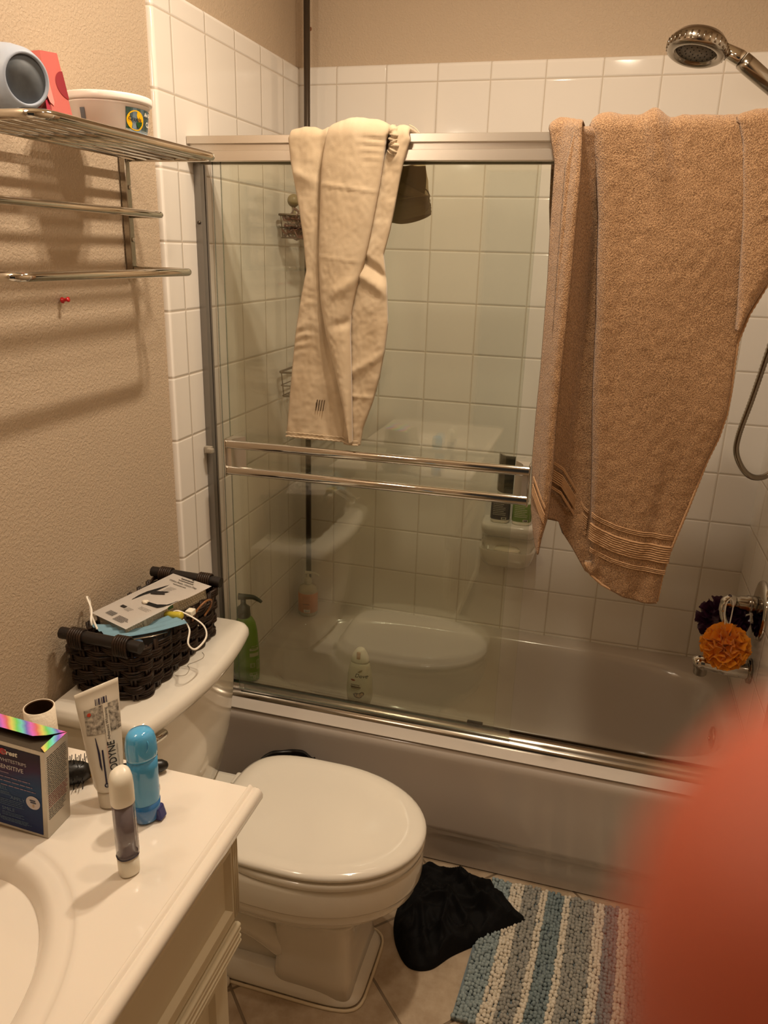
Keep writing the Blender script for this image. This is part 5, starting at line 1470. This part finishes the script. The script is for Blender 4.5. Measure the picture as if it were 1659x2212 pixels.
part('left_strip', drape(rowsA_, 1.56, -.7155, .012, 30, 260, wA, back_rows=[(1.56, .875, .93), (1.62, .858, .93), (1.68, .843, .92), (1.74, .836, .92), (1.9, .829, .905)], shape=2.2, zlift=.006, yfn=lambda x, z: -.066 * sstep(.85, .905, x)), M_TER, tw, world=True)
rowsC_ = [(.883, 1.0, 1.172), (.914, 1.015, 1.1735), (.952, 1.008, 1.175), (1.009, 1.000, 1.183), (1.122, .991, 1.208), (1.228, .981, 1.229), (1.28, .976, 1.244), (1.33, .972, 1.252), (1.379, .969, 1.253), (1.426, .966, 1.251), (1.482, .963, 1.250), (1.537, .958, 1.262), (1.591, .953, 1.284), (1.694, .945, 1.300), (1.80, .930, 1.305), (1.89, .909, 1.300)]
hemC = lambda x: interp([(1.0, .965), (1.008, .948), (1.018, .932), (1.045, .912), (1.094, .892), (1.136, .884), (1.172, .884)], x)
def bandy(x, z, u, s):
    w = wC(x, z, u, s)
    return w
part('main_fall', drape(rowsC_, 1.40, -.7230, .016, 90, 330, bandy, back_rows=[(1.40, .93, 1.16), (1.9, .91, 1.33)], zb_fn=hemC, zlift=.004, shape=3.2), M_TER, tw, world=True)
rowsD_ = [(1.505, 1.238, 1.247), (1.54, 1.236, 1.258), (1.60, 1.230, 1.284), (1.66, 1.224, 1.318), (1.71, 1.219, 1.35), (1.775, 1.209, 1.365), (1.85, 1.196, 1.375), (1.90, 1.178, 1.380)]
part('right_fold', drape(rowsD_, 1.60, -.7370, .018, 50, 200, wD, back_rows=[(1.60, 1.20, 1.36), (1.9, 1.18, 1.38)], zlift=.012, shape=2.0), M_TER, tw, world=True)
# ribbed hem bands following the slanted lower edge
def ribs(fn, y, x0, x1, zs, r=.0016, n=50, yf=None):
    bm = BM()
    for dz in zs:
        tube(bm, [(x, (yf(x, fn(x) + dz) if yf else y), fn(x) + dz) for x in [x0 + (x1 - x0) * i / n for i in range(n + 1)]], r, 6)
    return bm
bandC = lambda x: interp([(1.000, 1.085), (1.03, 1.070), (1.059, 1.061), (1.119, 1.051), (1.20, 1.043)], x)
def yC(x, z):
    u = (x - 1.0) / (1.19 - 1.0); u = max(.02, min(.98, u))
    return -.7230 - (.016 * (1 - abs(2 * u - 1) ** 3.2) ** (1 / 3.2) + wC(x, z, u, 0) * .95) - .0012
part('hem_band', ribs(bandC, 0, 1.003, 1.190, [.004, 0, -.004], .0014, 80, yC), M_TERB, tw, world=True)
bm = ribs(bandC, 0, 1.003, 1.183, [-.022 - k * .0052 for k in range(8)], .0024, 80, yC)
part('hem_band', bm, M_TERB, tw, world=True)
part('hem_band', ribs(bandC, 0, 1.008, 1.179, [-.078, -.082, -.086], .0014, 80, yC), M_TERB, tw, world=True)
bandF = lambda x: interp([(.905, 1.205), (.93, 1.185), (.96, 1.135), (.985, 1.090), (1.01, 1.07)], x)
part('hem_band', ribs(bandF, 0, .908, .996, [0, -.004, -.018, -.023, -.028, -.033, -.038, -.043, -.056, -.060], .0018, 40, lambda x, z: -.7135 - .060 * max(0, 1 - max(0, x - .895) / .070)), M_TERB, tw, world=True)
bandA = lambda x: 1.165 - (x - .862) * 1.5
part('hem_band', ribs(bandA, 0, .866, .903, [0, -.004, -.018, -.023, -.028, -.033, -.038], .0016, 20, lambda x, z: -.7290 - .066 * sstep(.85, .905, x)), M_TERB, tw, world=True)
# whipped selvedge on the right edge and bottom
bm = BM(); pr_ = []
for i in range(150):
    z = .886 + (1.60 - .886) * i / 149
    xr_ = interp([(r[0], r[2]) for r in rowsC_], z); pr_.append((xr_ - .0005, -.7255, z))
tube(bm, pr_, [.0026 + .0012 * (i % 2) for i in range(150)], 8)
part('selvedge', bm, M_TERB, tw, world=True)
bm = BM(); tube(bm, [(x, -.7300 - .005 * math.sin((x - 1.0) / .172 * PI), hemC(x) + .001) for x in [1.002 + .169 * i / 50 for i in range(51)]], .0032, 8); part('bottom_hem', bm, M_TERB, tw, world=True)

# ---------------------------------------------------------------- black clothing heap
M_BLK = pm('black_fabric', '#0b0a0a', .8, bump=(500, .0004, 2), spec=.2)
def heap(outline, H, nz, folds, seed, c=None, zb=.0012):
    """heap of cloth: outline polygon on the floor -> lumpy folded surface"""
    cx = c[0] if c else sum(p[0] for p in outline) / len(outline); cy = c[1] if c else sum(p[1] for p in outline) / len(outline)
    O = smooth_path([(a, b, 0) for a, b in outline], 10, closed=True); n = len(O); rings = []
    K = 42
    for k in range(K + 1):
        t = k / K; r = []
        rad = math.sin(t * PI / 2) ** .9
        for i, o in enumerate(O):
            x = cx + (o.x - cx) * (1 - t) if False else cx + (o.x - cx) * (1 - t ** 1.15)
            y = cy + (o.y - cy) * (1 - t ** 1.15)
            base = H * (1 - (1 - t) ** 2.4) ** .6 if t > 0 else 0
            w = 0
            a1 = N3(x * 9 + seed, y * 9, 3); a2 = N3(x * 22, y * 22 + seed, 8)
            w += (1 - abs(a1) * 2.6) * .018 + (1 - min(1, abs(a2) * 3.4)) ** 2 * .013 - .004
            for (fx, fy, ang, ln, wd, hh) in folds:
                dx, dy = x - fx, y - fy; p = dx * math.cos(ang) + dy * math.sin(ang); q_ = -dx * math.sin(ang) + dy * math.cos(ang) + .015 * math.sin(p * 22)
                w += hh * gauss(q_, wd) * gauss(p, ln)
            e = sstep(0, .16, t)
            r.append((x, y, zb + (base * (.75 + .25 * a1) + w * e) * (1 if t > 0 else 0) + .004 * (t > 0)))
        rings.append(r)
    bm = BM(); loft(bm, rings, cap0=False); bmesh.ops.recalc_face_normals(bm, faces=bm.faces)
    return bm
out = [(.655, -.775), (.70, -.755), (.76, -.750), (.83, -.757), (.885, -.790), (.925, -.835), (.962, -.868), (.925, -.905), (.87, -.955), (.80, -1.02), (.755, -1.075), (.705, -1.085), (.665, -1.045), (.640, -.99), (.632, -.93), (.640, -.85)]
solo('clothing_heap', heap(out, .040, 1, [(.74, -.90, .9, .12, .014, .022), (.80, -.84, 2.6, .10, .010, .030), (.86, -.89, .2, .08, .009, .026), (.72, -1.0, 2.2, .08, .010, .022), (.80, -.93, -.5, .12, .008, .020), (.70, -.82, .3, .10, .012, .02), (.76, -.95, 1.9, .07, .007, .018), (.84, -.80, 1.2, .06, .009, .024), (.69, -.95, .5, .07, .009, .016), (.78, -1.0, 2.8, .06, .009, .016)], 2.0),
     M_BLK, 'heap of crumpled black clothing on the floor between the toilet and the bath rug', 'clothing')

# ---------------------------------------------------------------- bath rug
RC = {'b': '#9fadae', 'd': '#859496', 'g': '#a8a49a', 'c': '#dfd7c8', 'n': '#8e8a86'}
stripes = [(.055, 'b'), (.030, 'c'), (.044, 'g'), (.024, 'c'), (.038, 'd'), (.024, 'c'), (.060, 'g'), (.024, 'c'), (.036, 'd'), (.026, 'c'), (.060, 'g'), (.024, 'c'), (.036, 'd'), (.026, 'c'), (.06, 'g'), (.03, 'c'), (.05, 'b')]
rug = thing('bath_rug', 'chenille bath rug with blue, grey and cream stripes beside the bathtub', 'rug', (1.13, -.96, 0))
RX0, RY0_, RY1_ = .0, -1.185, -.752
def rmap(u, v):
    """u metres from the left edge, v 0 (front) .. 1 (tub side)"""
    y = RY0_ + (RY1_ - RY0_) * v
    x = .828 + u + .030 * v * 1.0 + .010 * math.sin(v * 3.0) * (1 - v)
    return x, y
WT = .625
bm = BM(); G = []
nu, nv = 40, 30
loft(bm, [[(*rmap(0, 0), .001), (*rmap(WT, 0), .001), (*rmap(WT, 1), .001), (*rmap(0, 1), .001)], [(*rmap(0, 0), .007), (*rmap(WT, 0), .007), (*rmap(WT, 1), .007), (*rmap(0, 1), .007)]])
part('backing', bm, pm('grey_blue_backing', '#6f7d84', .9), rug, world=True, smooth=False)
mats = {k: pm('chenille_' + k, v, .95, bump=(420, .0012, 2), var=(160, '#5b6468' if k in 'bdgn' else '#b8a98e', .55), spec=.15) for k, v in RC.items()}
mkeys = list(RC); bm = BM(); rng = random.Random(21)
# unit blob
tmpl = BM(); bmesh.ops.create_icosphere(tmpl, subdivisions=1, radius=1.0)
tv_ = [v.co.copy() for v in tmpl.verts]; tf = [[v.index for v in f.verts] for f in tmpl.faces]; tmpl.free()
pitch = .0088; u = .005; mlist = []
vbuf, fbuf, mbuf = [], [], []
while u < WT - .003:
    acc = 0; key = 'b'
    for w_, k in stripes:
        if u < acc + w_: key = k; break
        acc += w_
    v = .004
    while v < .998:
        x, y = rmap(u + rng.uniform(-.0022, .0022), v)
        sx, sy, sz = rng.uniform(.0050, .0076), rng.uniform(.0050, .0080), rng.uniform(.006, .0095)
        a = rng.uniform(-.6, .6); ca, sa = math.cos(a), math.sin(a); b0 = len(vbuf)
        hz = .010 + rng.uniform(-.001, .003)
        for c_ in tv_:
            px, py = c_.x * sx, c_.y * sy
            vbuf.append((x + px * ca - py * sa, y + px * sa + py * ca, hz + c_.z * sz))
        for f in tf: fbuf.append([b0 + i for i in f]); mbuf.append(mkeys.index(key))
        v += rng.uniform(.0080, .0125) / (RY1_ - RY0_)
    u += pitch
me = bpy.data.meshes.new('chenille_pile')
off = ROOTM[rug.name].translation
me.from_pydata([(a - off.x, b - off.y, c - off.z) for a, b, c in vbuf], [], fbuf)
for k in mkeys: me.materials.append(mats[k])
for p_, m_ in zip(me.polygons, mbuf): p_.material_index = m_; p_.use_smooth = True
o = bpy.data.objects.new('chenille_pile', me); COL.objects.link(o); o.parent = rug; o['kind'] = 'stuff'
# ---------------------------------------------------------------- hand shower on the right wall
hs = thing('hand_shower', 'chrome hand shower with a flexible hose held at the right wall', 'shower head', (1.33, -.38, 1.96))
hd = Vector((1.112, -.385, 2.088))
axh = Vector((.18, .22, 1.0)).normalized()   # axis of the disc, pointing to its back
Mh = Matrix.Translation(hd) @ Vector((0, 0, 1)).rotation_difference(axh).to_matrix().to_4x4()
bm = BM(); lathe(bm, [(0, -.008), (.044, -.008), (.045, -.014), (.050, -.0175), (.056, -.018), (.0625, -.014), (.0655, -.006), (.066, .004), (.064, .010), (.061, .014), (.052, .024), (.036, .031), (.018, .035), (0, .036)], n=48, M=Mh)
part('spray_head', bm, M_CHROME2, hs, world=True)
bm = BM(); lathe(bm, [(0, -.0095), (.0435, -.0095), (.0435, -.0085), (0, -.0085)], n=40, M=Mh); sf = part('spray_face', bm, pm('grey_spray_face', '#6f675a', .5), hs, world=True)
bm = BM()
for rr, nn in ((.012, 6), (.024, 12), (.036, 18)):
    for i in range(nn):
        a = 2 * PI * i / nn; p = Mh @ Vector((rr * math.cos(a), rr * math.sin(a), -.0105)); ico(bm, p, .0014, 1)
part('nozzles', bm, M_BLACKP, sf, world=True)
bm = BM()
for i in range(30):
    a = 2 * PI * i / 30; tube(bm, [Mh @ Vector((.0648 * math.cos(a), .0648 * math.sin(a), z)) for z in (-.010, .006)], .0026, 6)
part('grip_flutes', bm, M_CHROME2, hs, world=True)
n0 = Vector((1.160, -.380, 2.088)); n1 = Vector((1.204, -.378, 2.067)); n2 = Vector((1.345, -.372, 1.962))
bm = BM(); tube(bm, [n0, n1, n1 + Vector((.006, 0, -.004))], [.014, .017, .0165], 18); part('neck', bm, M_CHROME, hs, world=True)
bm = BM(); tube(bm, [n1 + Vector((.0065, 0, -.0045)), n1 + (n2 - n1) * .15, n2], [.0185, .0192, .0160], 22); part('handle', bm, M_CHROME2, hs, world=True)
bm = BM()
tube(bm, [(XR - .0005, -.352, 2.02), (1.44, -.356, 2.02), (1.405, -.362, 2.002), (1.372, -.368, 1.978)], .0105, 14)
lathe(bm, [(0, 0), (.030, 0), (.028, .006), (.012, .010), (0, .010)], n=28, M=Matrix.Translation((XR, -.352, 2.02)) @ Matrix.Rotation(-PI / 2, 4, 'Y'))
tube(bm, [n2 + Vector((-.012, 0, .009)), n2 + Vector((.022, -.002, -.018))], .0215, 18)
part('wall_holder', bm, M_CHROME2, hs, world=True)
HP = smooth_path([n2 + Vector((.02, 0, -.016)), (1.385, -.385, 1.92), (1.392, -.395, 1.75), (1.388, -.40, 1.58), (1.3682, -.40, 1.433), (1.352, -.40, 1.3196), (1.3365, -.40, 1.225), (1.3395, -.40, 1.175), (1.367, -.40, 1.1315), (1.40, -.39, 1.118), (1.432, -.375, 1.135), (1.452, -.365, 1.21), (1.458, -.36, 1.5), (1.458, -.36, 1.9), (1.452, -.358, 2.004)], 26)
bm = BM()
tube(bm, HP, [.0078 if i % 2 else .0066 for i in range(len(HP))], 12)
part('hose', bm, M_CHROME2, hs, world=True)

# tub valve and spout
vv = thing('shower_valve', 'chrome tub valve with a round wall plate and a bent lever', 'faucet', (XR, -.345, .735))
Mv = Matrix.Translation((XR, -.345, .737)) @ Matrix.Rotation(-PI / 2, 4, 'Y')
bm = BM(); lathe(bm, [(0, .0005), (.082, .0005), (.083, .004), (.080, .009), (.068, .012), (.040, .014), (.030, .016), (0, .016)], n=56, M=Mv); part('wall_plate', bm, M_CHROME, vv, world=True)
bm = BM(); lathe(bm, [(0, .0165), (.0235, .0165), (.0235, .040), (.021, .042), (.021, .058), (.0175, .060), (.0175, .072), (0, .072)], n=32, M=Matrix.Translation((XR, -.345, .752)) @ Matrix.Rotation(-PI / 2, 4, 'Y')); part('valve_stem', bm, M_CHROME2, vv, world=True)
bm = BM(); tube(bm, smooth_path([(1.408, -.346, .752), (1.395, -.348, .753), (1.384, -.352, .744), (1.382, -.358, .725), (1.388, -.366, .705), (1.398, -.374, .690)], 6), [.0185] * 6 + [.0185, .018, .017, .0165, .0155, .0145] + [.011] * 6 + [.009] * 6 + [.0085] * 6 + [.0075], 18); part('lever_handle', bm, M_CHROME, vv, world=True)
sp_ = thing('tub_spout', 'chrome tub spout below the round valve plate', 'spout', (XR, -.36, .56))
bm = BM(); tube(bm, smooth_path([(XR - .0005, -.357, .556), (1.44, -.357, .557), (1.40, -.358, .560), (1.365, -.359, .563), (1.343, -.360, .562), (1.334, -.360, .556)], 5), [.026] * 4 + [.0265] * 6 + [.024] * 8 + [.0215] * 5 + [.019, .016, .010], 22, flat=.92); part('spout_body', bm, M_CHROME, sp_, world=True)
bm = BM(); lathe(bm, [(0, -.030), (.0165, -.030), (.018, -.027), (.018, -.012), (.0205, -.008), (.0205, .01), (0, .01)], n=26, M=Matrix.Translation((1.352, -.3595, .555)))
part('outlet_ring', bm, M_CHROME2, sp_, world=True)
bm = BM(); lathe(bm, [(0, .0005), (.036, .0005), (.034, .008), (.028, .010), (0, .010)], n=36, M=Matrix.Translation((XR, -.357, .556)) @ Matrix.Rotation(-PI / 2, 4, 'Y')); part('spout_flange', bm, M_CHROME2, sp_, world=True)

# bath puffs -----------------------------------------------------------------
def ribbon(bm, pts, dirs, w):
    A_ = [bm.verts.new(Vector(p) - Vector(d_) * w) for p, d_ in zip(pts, dirs)]; B_ = [bm.verts.new(Vector(p) + Vector(d_) * w) for p, d_ in zip(pts, dirs)]
    for i in range(len(pts) - 1): bm.faces.new((A_[i], A_[i + 1], B_[i + 1], B_[i]))
def puff(c, R, seed, petals, w, amp, name, mat, label, cat, strg, strmat):
    t = thing(name, label, cat, c)
    bm = BM(); rng = random.Random(seed); c = Vector(c)
    # ruffled sheets radiating from the core
    for k in range(petals):
        z = 1 - 2 * (k + .5) / petals; a = k * 2.39996; rr = math.sqrt(1 - z * z)
        n_ = Vector((rr * math.cos(a), rr * math.sin(a), z)); fa, fb = frame_of(n_); ph = rng.uniform(0, 6.28); rot_ = rng.uniform(0, PI)
        ta = fa * math.cos(rot_) + fb * math.sin(rot_); tb_ = n_.cross(ta)
        m = 26; V = [[], [], []]
        lobes = rng.choice((1.5, 2, 2.5))
        for i in range(m):
            s = (i / (m - 1) - .5) * 2
            wig = math.sin(s * PI * lobes + ph)
            for j, (h, o) in enumerate(((R * .55, .25), (R * .86, .8), (R * (1.0 - .05 * abs(s)) * rng.uniform(.97, 1.03), 1.0))):
                p = c + n_ * h * (1 - .22 * s * s) + ta * (s * w) * (h / R) + tb_ * (wig * amp * o)
                V[j].append(bm.verts.new(p))
        for j in range(2):
            for i in range(m - 1): bm.faces.new((V[j][i], V[j][i + 1], V[j + 1][i + 1], V[j + 1][i]))
    ico(bm, c, R * .62, 3)
    part('mesh_ruffles', bm, mat, t, world=True)
    bm = BM(); tube(bm, smooth_path(strg, 7), .0016, 6); part('hanging_cord', bm, strmat, t, world=True)
    return t
M_OR = pm('orange_mesh', '#ffa81c', .6, sss=.3, sheen=.3, bump=(500, .0006, 2)); M_PU = pm('purple_mesh', '#4a2448', .35, coat=.3)
puff((1.3935, -.418, .650), .066, 5, 64, .030, .010, 'bath_puff', M_OR, 'bright orange mesh bath puff hanging from the valve lever', 'bath puff',
     [(1.386, -.412, .700), (1.382, -.395, .735), (1.385, -.378, .760), (1.396, -.370, .770), (1.403, -.372, .755), (1.401, -.385, .725), (1.396, -.405, .700)], M_EL)
puff((1.398, -.295, .668), .074, 9, 36, .026, .016, 'bath_puff', M_PU, 'dark purple mesh bath puff hanging behind the orange one', 'bath puff',
     [(1.392, -.318, .720), (1.388, -.335, .745), (1.393, -.352, .774), (1.403, -.350, .760), (1.404, -.33, .735), (1.399, -.312, .718)], pm('purple_cord', '#3a2342', .6))

# ---------------------------------------------------------------- photographer's hand: fingertip over the lower right of the lens
R3 = co.rotation_euler.to_matrix(); C3 = Vector(co.location)
def cp(x, y, z): return C3 + R3 @ Vector((x, y, z))   # local frame of the hand that holds the phone
def hand():
    J = {}; V = []; E_ = []; Rr = []
    def v(p, r): V.append(cp(*p)); Rr.append(r); return len(V) - 1
    def chain(start, pts):
        a = start
        for p, r in pts:
            b = v(p, r); E_.append((a, b)); a = b
        return a
    palm = v((.078, -.130, .020), .024)
    wr = chain(palm, [((.092, -.175, .036), .022), ((.105, -.225, .055), .026), ((.120, -.290, .080), .030)])
    k1 = v((.052, -.088, .004), .0115); k2 = v((.060, -.106, .002), .0115); k3 = v((.069, -.124, .002), .011); k4 = v((.080, -.141, .006), .010)
    m1 = v((.068, -.112, .012), .018); m2 = v((.078, -.138, .014), .017)
    E_.extend([(palm, m1), (palm, m2), (m1, k1), (m1, k2), (m2, k3), (m2, k4)])
    chain(k1, [((.033, -.062, -.014), .0095), ((.0205, -.036, -.0205), .0104), ((.0154, -.0170, -.0190), .0106), ((.0147, -.0031, -.0180), .0100)])
    chain(k2, [((.034, -.086, -.016), .0095), ((.014, -.078, -.021), .0088), ((-.004, -.074, -.020), .0078)])
    chain(k3, [((.044, -.108, -.014), .0092), ((.024, -.102, -.020), .0084), ((.008, -.098, -.018), .0075)])
    chain(k4, [((.060, -.130, -.008), .0080), ((.044, -.124, -.014), .0072), ((.030, -.120, -.013), .0064)])
    chain(palm, [((.066, -.120, .034), .014), ((.050, -.098, .038), .0115), ((.036, -.080, .034), .0098), ((.028, -.068, .030), .0085)])
    me = bpy.data.meshes.new('person_hand'); me.from_pydata([tuple(p - V[palm]) for p in V], E_, [])
    o = bpy.data.objects.new('person', me); COL.objects.link(o); o.location = V[palm]
    sk = o.modifiers.new('skin', 'SKIN'); sk.use_smooth_shade = True
    for i, r in enumerate(Rr): me.skin_vertices[0].data[i].radius = (r, r)
    me.skin_vertices[0].data[palm].use_root = True
    o.modifiers.new('sub', 'SUBSURF').levels = 2; o.modifiers['sub'].render_levels = 2
    return o
ho = hand()
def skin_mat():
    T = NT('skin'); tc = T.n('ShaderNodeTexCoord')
    tip = cp(.0145, -.0025, -.018) - Vector(ho.location)      # light falloff painted in: bright tip, shaded towards the knuckles
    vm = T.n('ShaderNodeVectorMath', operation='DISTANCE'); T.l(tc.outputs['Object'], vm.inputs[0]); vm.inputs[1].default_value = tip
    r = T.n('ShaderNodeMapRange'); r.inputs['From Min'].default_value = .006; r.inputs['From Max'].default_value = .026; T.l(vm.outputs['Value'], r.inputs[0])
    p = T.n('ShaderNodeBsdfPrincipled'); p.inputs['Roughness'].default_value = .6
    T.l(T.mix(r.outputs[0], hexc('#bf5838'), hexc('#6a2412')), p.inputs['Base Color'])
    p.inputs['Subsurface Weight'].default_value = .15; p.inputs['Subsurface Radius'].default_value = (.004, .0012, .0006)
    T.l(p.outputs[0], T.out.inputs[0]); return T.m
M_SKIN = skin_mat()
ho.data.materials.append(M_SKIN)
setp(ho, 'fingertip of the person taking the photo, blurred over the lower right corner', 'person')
